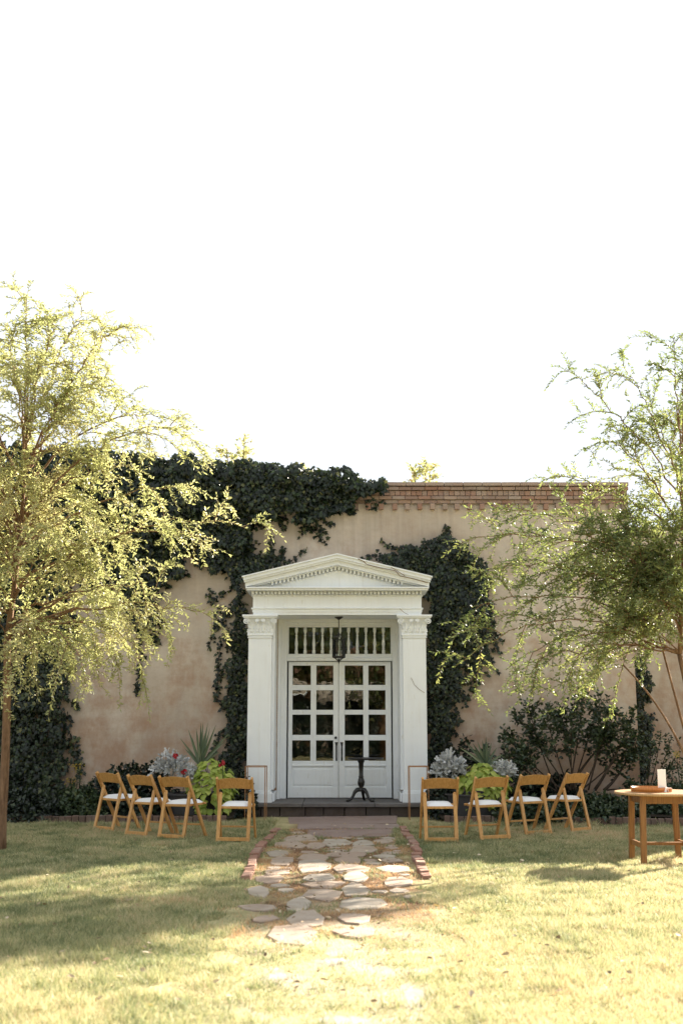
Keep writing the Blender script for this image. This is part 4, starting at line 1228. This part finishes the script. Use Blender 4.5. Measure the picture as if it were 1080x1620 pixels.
ivy('dark ivy climbing beside the portico column near the rose bush',
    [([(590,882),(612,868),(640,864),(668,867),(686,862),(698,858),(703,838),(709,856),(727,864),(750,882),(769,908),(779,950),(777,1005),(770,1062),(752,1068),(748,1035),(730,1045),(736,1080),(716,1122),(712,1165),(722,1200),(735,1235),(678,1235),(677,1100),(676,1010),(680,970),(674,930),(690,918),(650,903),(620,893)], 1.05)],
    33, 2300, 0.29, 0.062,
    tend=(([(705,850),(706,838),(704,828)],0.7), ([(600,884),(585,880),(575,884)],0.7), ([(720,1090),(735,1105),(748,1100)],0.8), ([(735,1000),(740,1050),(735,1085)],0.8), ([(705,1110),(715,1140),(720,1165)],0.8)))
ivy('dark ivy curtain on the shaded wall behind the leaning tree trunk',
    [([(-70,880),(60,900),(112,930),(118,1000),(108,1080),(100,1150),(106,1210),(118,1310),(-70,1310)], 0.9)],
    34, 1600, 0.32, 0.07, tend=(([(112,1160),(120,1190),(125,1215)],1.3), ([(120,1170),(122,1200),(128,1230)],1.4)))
ivy('dense creeper put in to darken the recess at the end of the stucco wall',
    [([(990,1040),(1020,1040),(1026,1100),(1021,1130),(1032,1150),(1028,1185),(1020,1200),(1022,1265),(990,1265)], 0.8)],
    35, 2200, 0.30, 0.06, wallY=20.68)  # dense leaf strip stands for the dark shrub and gap at the corner

# thin dry vine stems clinging to the white paint
vs_ = thing('dry_vine', 'thin dry vine stem creeping down the pediment slope of the portico', 'vine', tuple(at(600,890,18.4)))
def vine(pts, Y, r=0.006, parent=vs_):
    w3 = [at(px, py, Y) for px, py in pts]
    o = MB().tube([tuple(p) for p in w3], r, 5).obj('stem', M['bark'], parent); o.location = -parent.location
vine([(566,884),(575,888),(580,893),(600,898),(625,903),(632,911),(655,916),(676,922)], 18.40)
vine([(618,897),(628,903),(640,911)], 18.40, 0.004)
vine([(650,1072),(655,1083),(662,1090),(671,1096)], 18.695, 0.003)
vine([(632,963),(640,970),(650,974)], 18.65, 0.003)

# ------------------------------------------------------------------ shrubs and bed plants
def rose_bush():
    base = np.array((3.05, 18.6, 0.1))
    t = thing('rose_bush', 'wide leafy rose bush with arching dark stems against the stucco wall', 'bush', tuple(base))
    pl = Plant(51); tm = MB()
    stems = [((900,1250),(860,1190),(815,1130)), ((900,1250),(880,1200),(860,1120)), ((905,1250),(900,1190),(905,1115)), ((900,1250),(930,1190),(985,1150)), ((915,1252),(960,1220),(1000,1175)),
             ((955,1250),(985,1225),(1005,1170)), ((890,1250),(840,1215),(800,1160)), ((880,1252),(835,1225),(803,1195)), ((905,1250),(935,1150),(950,1110)), ((920,1250),(955,1190),(945,1140)), ((940,1250),(975,1200),(1000,1130)),
             ((880,1250),(850,1180),(835,1115)), ((900,1250),(915,1160),(925,1090)), ((865,1250),(830,1200),(812,1175)), ((960,1250),(985,1245),(1015,1255)), ((910,1250),(890,1150),(885,1130)), ((930,1250),(950,1165),(975,1125))]
    r = pl.r
    for i, (a, b, c_) in enumerate(stems):
        Y = 18.6 + r.uniform(-.35,.45)
        l = bez(A(*a, 18.6), A(*b, Y), A(*c_, Y+r.uniform(-.2,.1)), 12)
        tm.tube([tuple(p) for p in l], list(np.linspace(0.028 if i in (3,5,10) else 0.014, 0.004, 12)), 7)
        grow(pl, l, 0.006, 0.003, 16, 0.33, 5, 0.14, 0.045, 0.1, 0.42, 1.1, 0.004)
    finish_tree(t, pl, tm, 'leaf_shrub', 0.068, 0.046, OVAL, base, 'bark_dark', 'foliage')
rose_bush()
def small_bush(label, stems, seed, Y0, mat='leaf_shrub', L=0.06, W=0.04, n2=9, name='shrub', yj=0.2):
    b = A(*stems[0][0], Y0); base = np.array((b[0], b[1], 0.08))
    t = thing(name, label, 'shrub', tuple(base)); pl = Plant(seed); tm = MB()
    for a, b_, c_ in stems:
        Y = Y0 + pl.r.uniform(-yj, yj)
        l = bez(A(*a, Y0), A(*b_, Y), A(*c_, Y), 10)
        tm.tube([tuple(p) for p in l], list(np.linspace(0.010, 0.003, 10)), 6)
        grow(pl, l, 0.005, 0.002, n2, 0.26, 3, 0.12, 0.055, 0.1, 0.3, 1.1, 0.003)
    finish_tree(t, pl, tm, mat, L, W, OVAL, base, 'bark_dark', 'foliage')
    return t
small_bush('slim leafy shrub growing at the corner of the stucco wall behind the table', [((1025,1255),(1040,1200),(1045,1155)), ((1025,1255),(1050,1210),(1060,1170)), ((1020,1255),(1030,1210),(1028,1165)), ((1030,1255),(1055,1220),(1075,1185)), ((1022,1255),(1045,1225),(1068,1215))], 61, 19.3)
small_bush('dark low bush between the lime plant and the rose bush', [((735,1270),(720,1210),(700,1180)), ((740,1270),(740,1210),(735,1175)), ((745,1270),(760,1215),(765,1185)), ((750,1270),(790,1220),(800,1195)), ((760,1270),(805,1240),(830,1215)), ((730,1270),(715,1230),(690,1200))], 62, 18.9, 'leaf_dark', 0.085, 0.055, 12)

def mound(label, seed, cx, cy, rx, ry, h, n, size, mat, shape=OVAL, name='shrub', wd=0.6, top=0.5):
    """dense low shrub: leaves over a lumpy dome, with stems inside"""
    t = thing(name, label, 'shrub', (cx, cy, 0.06)); r = np.random.default_rng(seed)
    u = unit(r.normal(size=(n,3))); u[:,2] = np.abs(u[:,2])
    rad = (0.72 + 0.45*fbm(u[:,0]*2.2+seed, u[:,1]*2.2+u[:,2]*2, 3))*r.random(n)**0.22
    P = u*rad[:,None]*np.array([rx, ry, h])
    N = unit(u + 0.45*r.normal(size=(n,3)) + np.array([0,0,top]))
    D = unit(u*0.6 + 0.7*r.normal(size=(n,3)) - np.array([0,0,0.3]))
    o = link('foliage', leaves('mound', P, D, N, size*r.uniform(0.6,1.25,n), size*wd*r.uniform(0.8,1.2,n), shape, r.random(n)), M[mat], t)
    o['kind'] = 'stuff'
    sm = MB()
    for k in range(9):
        a = r.random()*6.28; e_ = np.array([math.cos(a)*rx*0.5, math.sin(a)*ry*0.5, h*0.7])
        sm.tube([tuple(p) for p in bez((0,0,0), e_*0.5+np.array([0,0,h*0.15]), e_, 6)], [0.012,0.011,0.009,0.008,0.006,0.004], 5)
    sm.obj('stem', M['bark_dark'], t)
    return t
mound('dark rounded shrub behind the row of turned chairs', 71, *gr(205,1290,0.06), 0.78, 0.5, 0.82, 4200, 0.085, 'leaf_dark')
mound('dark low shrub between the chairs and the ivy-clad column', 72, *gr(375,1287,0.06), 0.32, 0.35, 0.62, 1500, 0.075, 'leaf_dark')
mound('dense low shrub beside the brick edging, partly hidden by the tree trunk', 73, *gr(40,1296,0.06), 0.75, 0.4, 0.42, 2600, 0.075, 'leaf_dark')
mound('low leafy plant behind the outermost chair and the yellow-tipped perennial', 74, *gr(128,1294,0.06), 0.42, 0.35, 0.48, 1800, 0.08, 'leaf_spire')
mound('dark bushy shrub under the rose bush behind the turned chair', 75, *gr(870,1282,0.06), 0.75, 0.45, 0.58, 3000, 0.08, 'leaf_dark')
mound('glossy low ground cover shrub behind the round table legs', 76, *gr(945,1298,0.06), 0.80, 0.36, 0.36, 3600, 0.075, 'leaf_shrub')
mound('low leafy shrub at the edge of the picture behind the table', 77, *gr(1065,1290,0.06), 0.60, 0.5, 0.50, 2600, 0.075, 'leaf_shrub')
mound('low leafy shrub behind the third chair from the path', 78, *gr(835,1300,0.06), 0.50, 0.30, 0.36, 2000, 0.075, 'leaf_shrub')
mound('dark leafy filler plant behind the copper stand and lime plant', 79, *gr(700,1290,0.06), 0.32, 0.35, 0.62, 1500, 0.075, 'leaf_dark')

def spire(px, pytop, Y, label, seed, flower=None, L=0.11, n=5, wid=0.25):
    b = at(px, 1290, Y); base = np.array((b.x, Y, 0.08))
    t = thing('perennial', label, 'plant', tuple(base), 0, 'tall perennials in the shaded bed')
    r = np.random.default_rng(seed); top = at(px, pytop, Y)
    sm = MB(); P = []; D = []; N = []; F = MB()
    for k in range(n):
        a = r.uniform(-1,1); tp_ = np.array([a*wid, r.uniform(-.15,.15), (top.z-0.08)*(1 if k == 0 else r.uniform(0.55,0.9))])
        if k == 0: tp_[0] = 0
        l = bez((0.1*a,0,0), (0.5*tp_[0],0,tp_[2]*0.5), tp_, 14)
        sm.tube([tuple(p) for p in l], list(np.linspace(0.007,0.003,14)), 5)
        m = int(tp_[2]/0.011)
        tt = r.uniform(0.12, 0.99, m); p = np.stack([np.interp(tt, np.linspace(0,1,14), l[:,i]) for i in range(3)], -1)
        ang = r.uniform(0, 6.28, m)
        d = np.stack([np.cos(ang), np.sin(ang), 0.35+0.3*r.normal(size=m)], -1)
        P.append(p); D.append(d); N.append(np.stack([-np.cos(ang)*0.4, -np.sin(ang)*0.4, np.ones(m)], -1) + 0.2*r.normal(size=(m,3)))
        if flower and k < 2:
            for q in range(26):
                c_ = l[-1] + np.array([r.normal()*0.05, r.normal()*0.05, -abs(r.normal())*0.06 + 0.02])
                F.lathe([(0.002,-0.010),(0.010,0.0),(0.002,0.010)], tuple(c_), 6)
    sm.obj('stem', M['leaf_spire'], t)
    P = np.concatenate(P); m = len(P)
    hh = 1.15 - 0.6*P[:,2]/P[:,2].max()
    link('foliage', leaves('spire', P, np.concatenate(D), np.concatenate(N), L*hh*r.uniform(0.6,1.2,m), 0.022*r.uniform(.8,1.3,m), OVAL4, r.random(m)), M['leaf_spire'], t)
    if flower: F.obj('flower', M['petal_yellow'], t)
spire(91, 1195, 17.75, 'tallest pointed perennial before the dark ivy curtain', 81)
spire(64, 1208, 17.85, 'slim pointed perennial halfway between tree trunk and tallest spire', 82, n=4, L=0.09)
spire(122, 1210, 17.7, 'leafy perennial with dull yellow flower heads beside the outermost chair', 83, True, n=7)
spire(38, 1235, 17.7, 'short loose perennial next to the leaning tree trunk', 84, n=4)
spire(245, 1200, 18.3, 'perennial stem rising above the dark rounded shrub', 85, n=3, wid=0.12)
spire(1078, 1215, 17.9, 'leafy stem at the edge of the picture behind the table', 86, n=5)
yf = thing('yellow_flower', 'single yellow flower in front of the wall near the table', 'flower', tuple(at(1069,1193,18.6)))
fl = MB()
for k in range(7):
    a = k*0.9
    fl.add([(0,0,0),(0.05*math.cos(a)-.012*math.sin(a),-0.02,0.05*math.sin(a)+.012*math.cos(a)),(0.062*math.cos(a),-0.02,0.062*math.sin(a)),(0.05*math.cos(a)+.012*math.sin(a),-0.02,0.05*math.sin(a)-.012*math.cos(a))], [(0,1,2,3)])
fl.obj('petals', M['petal_yellow'], yf)
zb_ = at(1069,1193,18.6).z
MB().tube([(0,0,0),(0.03,0.02,-0.4),(0.05,0.03,-zb_+0.08)], 0.005, 5).obj('stem', M['leaf_spire'], yf)

# ------------------------------------------------------------------ planters
def planter(px, Y, rad, h, label):
    b = at(px, 1290, Y)
    t = thing('planter', label, 'planter', (b.x, Y, 0.07), 0, 'planters on either side of the portico')
    MB().lathe([(rad*0.80,0),(rad*0.9,h*0.5),(rad*0.97,h*0.92),(rad*1.05,h*0.93),(rad*1.05,h),(rad*0.95,h),(rad*0.92,h*0.90),(0.02,h*0.90)], (0,0,0), 28).obj('pot', M['pot'], t, False)
    MB().lathe([(0.02,h*0.905),(rad*0.9,h*0.905),(rad*0.6,h*0.95),(0.02,h*0.97)], (0,0,0), 20).obj('soil', M['soil'], t, True)
    return (b.x, Y, 0.07+h)
HEART = (np.array([(0.0,0,0.0),(-0.10,0.22,0.02),(0.05,0.46,-0.02),(0.38,0.47,-0.06),(0.72,0.24,-0.06),(1.0,0.0,-0.16),(0.72,-0.24,-0.06),(0.38,-0.47,-0.06),(0.05,-0.46,-0.02),(-0.10,-0.22,0.02),(0.42,0,0.08)]),
         np.array([(10,0,1),(10,1,2),(10,2,3),(10,3,4),(10,4,5),(10,5,6),(10,6,7),(10,7,8),(10,8,9),(10,9,0)]))
heart_me = mesh_np('lime_leaf', HEART[0][:, [1,0,2]]*np.array([1,1,1]), HEART[1][:, ::-1], smooth=True)
heart_me.materials.append(M['leaf_lime'])
def lime_plant(px, pyc, Y, rx, rz, n, label, seed):
    c_ = at(px, pyc, Y)
    t = thing('lime_vine', label, 'plant', (c_.x, Y+0.05, c_.z-rz*0.6), 0, 'lime green trailing plants')
    r = np.random.default_rng(seed)
    sm = MB()
    for k in range(n):
        # front-facing dome, trailing down
        a = r.uniform(-1, 1); el = r.uniform(-0.85, 1.0)
        az = a*1.5
        rr = 0.86 + 0.22*r.random()
        cz = math.sqrt(max(0, 1-el*el)) if el > 0 else (1.0 - 0.25*abs(el))
        p = np.array([math.sin(az)*cz*rx*rr, -math.cos(az)*cz*rx*0.75*rr, el*rz*rr + rz*0.6])
        nrm = np.array([math.sin(az)*0.8, -math.cos(az)*0.8, 0.75 + el*0.5]) + 0.28*r.normal(size=3)
        nrm = Vector(nrm).normalized()
        down = Vector((math.sin(az)*0.5 + 0.3*r.normal(), -math.cos(az)*0.5, -0.8))
        yv = (down - nrm*down.dot(nrm)).normalized(); xv = yv.cross(nrm)
        m = Matrix((xv, yv, nrm)).transposed().to_4x4()
        o = bpy.data.objects.new('leaf', heart_me); col.objects.link(o); o.parent = t
        s = 0.092*r.uniform(0.65, 1.3)
        o.matrix_local = Matrix.Translation(Vector(p)) @ m @ Matrix.Diagonal((s, s, s, 1))
        if k % 6 == 0:
            q = p*0.25 + np.array([0, 0.02, rz*0.45])
            sm.tube([tuple(v) for v in bez(q, (p+q)/2 + np.array([0,0,0.06]), p, 5)], 0.004, 4)
    sm.obj('stem', M['leaf_spire'], t)
def cordyline(px, py, Y, label, seed, blades, dark=False):
    b = at(px, py, Y)
    t = thing('spiky_plant', label, 'plant', (b.x, Y, b.z), 0, 'spiky plants in the planters')
    r = np.random.default_rng(seed)
    for dx, dz, bend in blades:
        dy = r.uniform(-0.3, 0.3)
        L = math.hypot(dx, dz); n = 9; vs = []; fs = []
        side = Vector((dz, 0.25*r.normal(), -dx)).normalized()
        for i in range(n):
            u = i/(n-1)
            p = Vector((dx*u, dy*u*L*0.6, dz*u - bend*u*u*L*0.5 + bend*0.12*L*u))
            w_ = 0.016*(0.55+0.9*min(1,u*4))*(1-u**2.2) + 0.0006
            nrm = Vector((0,-1,0))
            vs += [p - side*w_, p + nrm*(-w_*0.6), p + side*w_]
        for i in range(n-1):
            for k in range(2): a = 3*i+k; fs.append((a, a+1, a+4, a+3))
        MB().add(vs, fs).obj('blade', M['leaf_spike'], t, True)
def silver(px, py, Y, rx, rz, n, label, seed):
    c_ = at(px, py, Y)
    t = thing('silver_plant', label, 'plant', (c_.x, Y, c_.z-rz), 0, 'silver-leaved plants in the planters')
    r = np.random.default_rng(seed)
    u = unit(r.normal(size=(n,3))); u[:,2] = np.abs(u[:,2])*1.0 - 0.25; u[:,1] = -np.abs(u[:,1])*0.8 + 0.2*r.random(n)
    rad = (0.55+0.8*fbm(u[:,0]*2.4+seed, u[:,2]*2.4, 2))*r.random(n)**0.3
    P = u*rad[:,None]*np.array([rx,rx*0.8,rz*1.6]) + np.array([0,0,rz*0.7])
    N = unit(u + 0.5*r.normal(size=(n,3)) + np.array([0,-0.3,0.4])); D = unit(u + 0.6*r.normal(size=(n,3)) + np.array([0,0,0.5]))
    link('foliage', leaves('silver', P, D, N, 0.095*r.uniform(0.6,1.3,n), 0.06*r.uniform(0.8,1.2,n), LOBED, r.random(n)), M['leaf_silver'], t)
    sm = MB()
    for k in range(10):
        i = r.integers(n); sm.tube([tuple(v) for v in bez((0,0,-0.05), P[i]*0.5, P[i], 6)], 0.005, 5)
    sm.obj('stem', M['leaf_silver'], t)
def red_flower(px, py, Y, label, seed):
    c_ = at(px, py, Y)
    t = thing('red_flower', label, 'flower', tuple(c_), 0, 'red flowers among the planter leaves')
    r = np.random.default_rng(seed); m = MB()
    for k in range(16):
        c = unit(r.normal(size=3))*0.045*r.random()**0.4; nn = Vector(unit(c + 0.4*r.normal(size=3) + np.array([0,-.02,0]))); a = nn.orthogonal().normalized(); b = nn.cross(a)
        pts = [Vector(c) + a*math.cos(q)*0.024 + b*math.sin(q)*0.024 + nn*(0.008 if q2 % 2 else 0) for q2, q in enumerate(np.linspace(0, 6.28, 7)[:-1])]
        m.add([Vector(c)] + pts, [(0, i+1, (i+1) % 6 + 1) for i in range(6)])
    m.obj('petals', M['petal_red'], t)
    MB().tube([(0,0,0),(0.01,0.02,-0.12),(0.0,0.06,-0.30)], 0.005, 5).obj('stem', M['leaf_spire'], t)
planter(308, 18.0, 0.42, 0.34, 'dark round planter overgrown by lime and silver leaves and red flowers')
planter(748, 17.9, 0.42, 0.34, 'dark round planter behind the two chairs next to the path, under silver leaves')
lime_plant(334, 1246, 17.75, 0.36, 0.40, 270, 'lime green broad-leaved plant beside the squarely seen chair', 91)
lime_plant(764, 1245, 17.75, 0.40, 0.34, 270, 'lime green broad-leaved plant behind the chair on the table side', 92)
cordyline(317, 1212, 17.95, 'tall spiky plant with upright green blades against the stucco wall', 93,
          [(-0.34,0.45,0.12),(-0.20,0.57,0.05),(-0.08,0.58,0.02),(-0.02,0.66,0.0),(0.02,0.67,0.0),(0.09,0.66,0.0),(0.13,0.58,0.02),(0.24,0.64,0.02),(0.42,0.52,0.12),(0.40,0.44,0.22),(0.30,0.26,0.25),(-0.15,0.45,0.06),(0.06,0.50,0.0),(-0.05,0.48,0.0),(0.16,0.45,0.05),(0.30,0.38,0.15),(-0.26,0.3,0.2)])
cordyline(768, 1212, 17.95, 'arching spiky plant above the silver leaves near the rose bush', 94,
          [(-0.42,0.34,0.25),(-0.30,0.40,0.15),(-0.20,0.36,0.06),(-0.12,0.38,0.02),(-0.05,0.40,0.0),(0.04,0.38,0.0),(0.10,0.36,0.03),(0.18,0.30,0.1),(0.28,0.22,0.25),(0.36,0.16,0.35),(-0.34,0.2,0.3),(0.02,0.45,0.0)], True)
silver(272, 1210, 17.85, 0.27, 0.20, 260, 'silver-leaved plant behind the third chair beside the spiky plant', 95)
silver(303, 1226, 17.75, 0.16, 0.14, 120, 'small silver-leaved tuft tucked against the lime plant and a red flower', 96)
silver(712, 1212, 17.75, 0.27, 0.20, 280, 'large silver-leaved plant beside the white column', 97)
silver(796, 1218, 17.7, 0.19, 0.14, 170, 'smaller silver-leaved plant above the lime plant on the table side', 98)
red_flower(277, 1197, 17.6, 'red flower on top of the silver-leaved plant', 99)
red_flower(352, 1209, 17.5, 'red flower above the lime plant next to the ivy column', 100)
red_flower(290, 1221, 17.55, 'low red flower between silver leaves and the third chair', 101)

# ------------------------------------------------------------------ grass and fallen leaves
def on_stones(x, y, grow_=1.0):
    m = np.zeros(len(x), bool)
    for s in STONES:
        c = s.mean(0); q = c + (s-c)*grow_
        x0, y0 = q.min(0); x1, y1 = q.max(0)
        if c[1] < 8.6: q = c + (s-c)*0.62*grow_
        k = np.where((x > x0) & (x < x1) & (y > y0) & (y < y1))[0]
        if len(k): m[k] |= inside(q, x[k], y[k])
    return m
def grass():
    r = np.random.default_rng(9)
    n = 1150000
    y = 5.2 + (17.2-5.2)*r.random(n)**0.9
    x = r.uniform(-1, 1, n)*(0.315*17.2+0.4)
    m = np.abs(x) < 0.315*y + 0.7
    x, y = x[m], y[m]
    edge = 0.80 + 0.5*(fbm(y*1.3, y*0+2, 2)-0.5) + 0.35*(fbm(x*4, y*4, 2)-0.5)
    edge *= 0.62 + 0.38*np.clip((y-6.2)/3.0, 0, 1)**0.5
    onpath = np.abs(x+0.03) < edge
    pn = fbm(x*2.6, y*2.6, 3); fade = np.clip((y-6.3)/3.2, 0, 1)
    ln = fbm(x*0.55+3, y*0.55, 3)
    drop = onpath & (r.random(len(x)) > np.clip((pn-0.36)*2.4, 0.06, 0.9)*(1-0.35*fade) + 0.22*(1-fade))
    bare = (~onpath) & (r.random(len(x)) < np.clip(0.36-fbm(x*1.9+40, y*1.9, 3), 0, 1)*4)
    keep = ~drop & ~bare & ~on_stones(x, y, 0.91)
    keep &= ~((np.abs(x+0.07) < 0.9) & (y > 16.4))
    x, y, onpath = x[keep], y[keep], onpath[keep]
    n = len(x)
    ln = fbm(x*0.6+3, y*0.6, 3); mn = fbm(x*3.1, y*3.1+20, 3)
    cl = np.clip((fbm(x*7+60, y*7, 2)-0.58)*5, 0, 1)
    h = (0.018 + 0.028*r.random(n)) * (0.5 + 0.9*mn) * (1 + 0.9*cl)
    h[onpath] *= 0.75
    near_edge = (y > 16.7)
    h[near_edge] *= 1.5
    a = r.uniform(0, 6.283, n); lean = r.uniform(0.15, 1.3, n)*h
    la = r.uniform(0, 6.283, n)
    wdt = 0.0024 + 0.0022*r.random(n)
    wdt *= np.clip(y/9, 0.8, 1.7)
    b0 = np.stack([x - np.cos(a)*wdt, y - np.sin(a)*wdt, np.zeros(n)], -1)
    b1 = np.stack([x + np.cos(a)*wdt, y + np.sin(a)*wdt, np.zeros(n)], -1)
    tip = np.stack([x + np.cos(la)*lean, y + np.sin(la)*lean, h], -1)
    V = np.stack([b0, b1, tip], 1).reshape(-1, 3)
    F = np.arange(3*n).reshape(-1, 3)
    dry = np.clip((x+0.6)/1.6, 0, 1)*np.clip((13.5-y)/3, 0, 1)
    tint = 0.14 + 0.24*dry + 0.40*np.clip((ln-0.25)*1.5, 0, 1)*(1-0.5*dry) + 0.7*(mn-0.5)*(1-0.4*dry) - 0.14*cl + 0.22*r.normal(size=n)
    k = np.where(onpath & (y > 8.3))[0]
    pv = fbm(x[k]*3.3, y[k]*3.3+5, 3)
    tint[k] = np.where(pv + 0.1*r.normal(size=len(k)) > 0.47, 0.97 + 0.06*r.normal(size=len(k)), 0.10 + 0.12*r.normal(size=len(k)))
    o = link('grass', mesh_np('grass', V, F, np.repeat(np.clip(tint, 0, 1), 3)), M['grass'])
    tag(o, 'short dry grass covering the lawn around the path', 'grass', kind='stuff')
    print('grass blades', n)
grass()
def litter():
    r = np.random.default_rng(19); n = 560
    y = r.uniform(6.2, 16.8, n); x = r.uniform(-0.30, 0.30, n)*y
    k = n//2; x[:k] = r.normal(size=k)*0.75
    z = 0.03 + 0.03*r.random(n)
    ang = r.uniform(0, 6.28, n)
    D = np.stack([np.cos(ang), np.sin(ang), 0.25*r.normal(size=n)], -1); N = np.stack([0.35*r.normal(size=n), 0.35*r.normal(size=n), np.ones(n)], -1)
    s = r.uniform(0.02, 0.06, n)
    o = link('fallen_leaves', leaves('litter', np.stack([x,y,z],-1), D, N, s, s*0.65, OVAL, r.random(n)), M['leaf_dead'])
    tag(o, 'scattered dry fallen leaves on the lawn and path', 'leaves', kind='stuff')
litter()

# ------------------------------------------------------------------ invented far side of the garden, added for the door pane reflections
def back_hedge():  # unseen hedge behind the camera, added to darken the pane reflections
    r = np.random.default_rng(201); n = 26000
    t = thing('added_hedge', 'clipped dark hedge added across the garden, mirrored in the door panes', 'hedge', (0, -9.5, 0))
    f = r.random(n); x = r.uniform(-9, 9, n)
    y = np.where(f < 0.7, 0.5 + 0.12*fbm(x*2, f*9, 2), r.uniform(-0.4, 0.55, n)); z = np.where(f < 0.7, r.uniform(0.02, 2.1, n), 2.05 + 0.2*fbm(x*2, y*3, 2))
    P = np.stack([x, y, z], -1); N = unit(np.stack([0*x, np.where(f < 0.7, 1.0, 0.2), np.where(f < 0.7, 0.3, 1.0)], -1) + 0.5*r.normal(size=(n,3)))
    link('foliage', leaves('hedge', P, r.normal(size=(n,3)), N, 0.13, 0.09, OVAL4, r.random(n)), M['leaf_dark'], t)['kind'] = 'stuff'
    sm = MB()
    for k in range(24): sm.tube([(-8.8+k*0.76, 0.1, 0), (-8.8+k*0.76+0.1, 0.15, 1.0), (-8.8+k*0.76, 0.1, 1.9)], [0.05,0.035,0.015], 6)
    sm.obj('stem', M['bark_dark'], t)
back_hedge()
def back_tree(x, y, h, rx, seed, label):  # unseen trees behind the camera, added to shape what the panes reflect
    t = thing('garden_tree', label, 'tree', (x, y, 0), 0, 'trees added across the garden for the pane reflections')
    r = np.random.default_rng(seed)
    MB().tube([(0,0,-0.1),(0.05,0,h*0.3),(0,0.05,h*0.6),(0.1,0,h*0.9)], [0.24,0.17,0.12,0.04], 10).obj('trunk', M['bark'], t, True)
    n = 5200
    c = unit(r.normal(size=(40,3)))*r.random((40,1))**0.5*np.array([rx,rx,h*0.33]) + np.array([0,0,h*0.62])
    P = c[r.integers(0,40,n)] + r.normal(size=(n,3))*0.42
    br = MB()
    for q in c[:18]: br.tube([tuple(v) for v in bez((0,0,h*0.35), (q[0]*.5,q[1]*.5,q[2]*.6+h*.15), q, 6)], [0.06,0.05,0.04,0.03,0.02,0.01], 5)
    br.obj('branches', M['bark'], t)
    link('crown', leaves('back_crown', P, r.normal(size=(n,3)), r.normal(size=(n,3))+np.array([0,0.3,0.6]), 0.2*r.uniform(.7,1.2,n), 0.13, OVAL4, r.random(n)), M['leaf_tree2'], t)
back_tree(-5.2, -13.5, 8.5, 2.6, 211, 'broad tree added across the garden, mirrored in the panes near the deadbolt')
back_tree(-1.6, -15.0, 9.5, 2.6, 212, 'tall tree added across the garden, mirrored in the middle of the transom')
back_tree(1.75, -8.0, 8.0, 2.0, 213, 'tree added across the garden, mirrored in the panes above the pedestal table')
back_tree(9.0, -16.0, 9.0, 3.0, 214, 'outer tree added across the garden on the table side')
back_tree(-3.6, -11.5, 7.5, 1.9, 216, 'tree added before the hedge across the garden, mirrored beside the deadbolt')
back_tree(3.9, -12.0, 7.5, 2.0, 217, 'tree added before the tan house, mirrored in the outer panes above the pedestal table')
back_tree(-10.0, -15.0, 9.0, 3.0, 215, 'outer tree added across the garden on the ivy curtain side')

def shade_tree(x, y, z0, z1, rx, n, seed, label):
    t = thing('garden_tree', label, 'tree', (x, y, 0), 0, 'tall trees beside the house')
    r = np.random.default_rng(seed)
    MB().tube([(0,0,-0.1),(0.05,0,z0*0.5),(0,0.05,z0),(0.1,0,z1*0.95)], [0.22,0.17,0.13,0.04], 10).obj('trunk', M['bark'], t, True)
    k = 46
    c = unit(r.normal(size=(k,3)))*r.random((k,1))**0.45*np.array([rx,rx,(z1-z0)/2]) + np.array([0,0,(z0+z1)/2])
    P = c[r.integers(0,k,n)] + r.normal(size=(n,3))*np.array([0.42,0.42,0.26])
    br = MB()
    for q in c[:26]: br.tube([tuple(v) for v in bez((0,0,z0*0.8), (q[0]*.5,q[1]*.5,q[2]*.8), q, 6)], [0.06,0.05,0.04,0.03,0.02,0.01], 5)
    br.obj('branches', M['bark'], t)
    link('crown', leaves('shade_crown', P, r.normal(size=(n,3)), r.normal(size=(n,3))+np.array([0,0,0.5]), 0.15*r.uniform(.7,1.2,n), 0.09, OVAL4, r.random(n)), M['leaf_tree2'], t)
shade_tree(9.9, 25.0, 5.6, 10.8, 2.0, 2500, 221, 'tall tree beyond the house end, casting dappled shade over the lawn')

gh = thing('added_house', 'tan house with brown roof added across the garden, mirrored in the upper panes', 'house', (0, -24, 0))  # unseen house behind the camera, added for the panes to reflect
MB().box(-12, 12, -6, 0, -0.2, 4.0).obj('wall', M['stucco'], gh)
MB().prism_xz([(-12.5, 4.0), (12.5, 4.0), (10.5, 5.4), (-10.5, 5.4)], -6.4, 0.5).obj('roof', m_plain('brown_roof', (0.20,0.11,0.07), 0.9, 0.3, 3), gh)
for x in (-9.0, -6.0, -2.4, 2.6, 6.0, 9.2):
    w_ = MB().box(x-0.6, x+0.6, 0.0, 0.08, 1.3, 3.0).obj('window', M['white'], gh)
    MB().box(x-0.5, x+0.5, 0.082, 0.09, 1.4, 2.9).obj('pane', M['ebony'], w_)
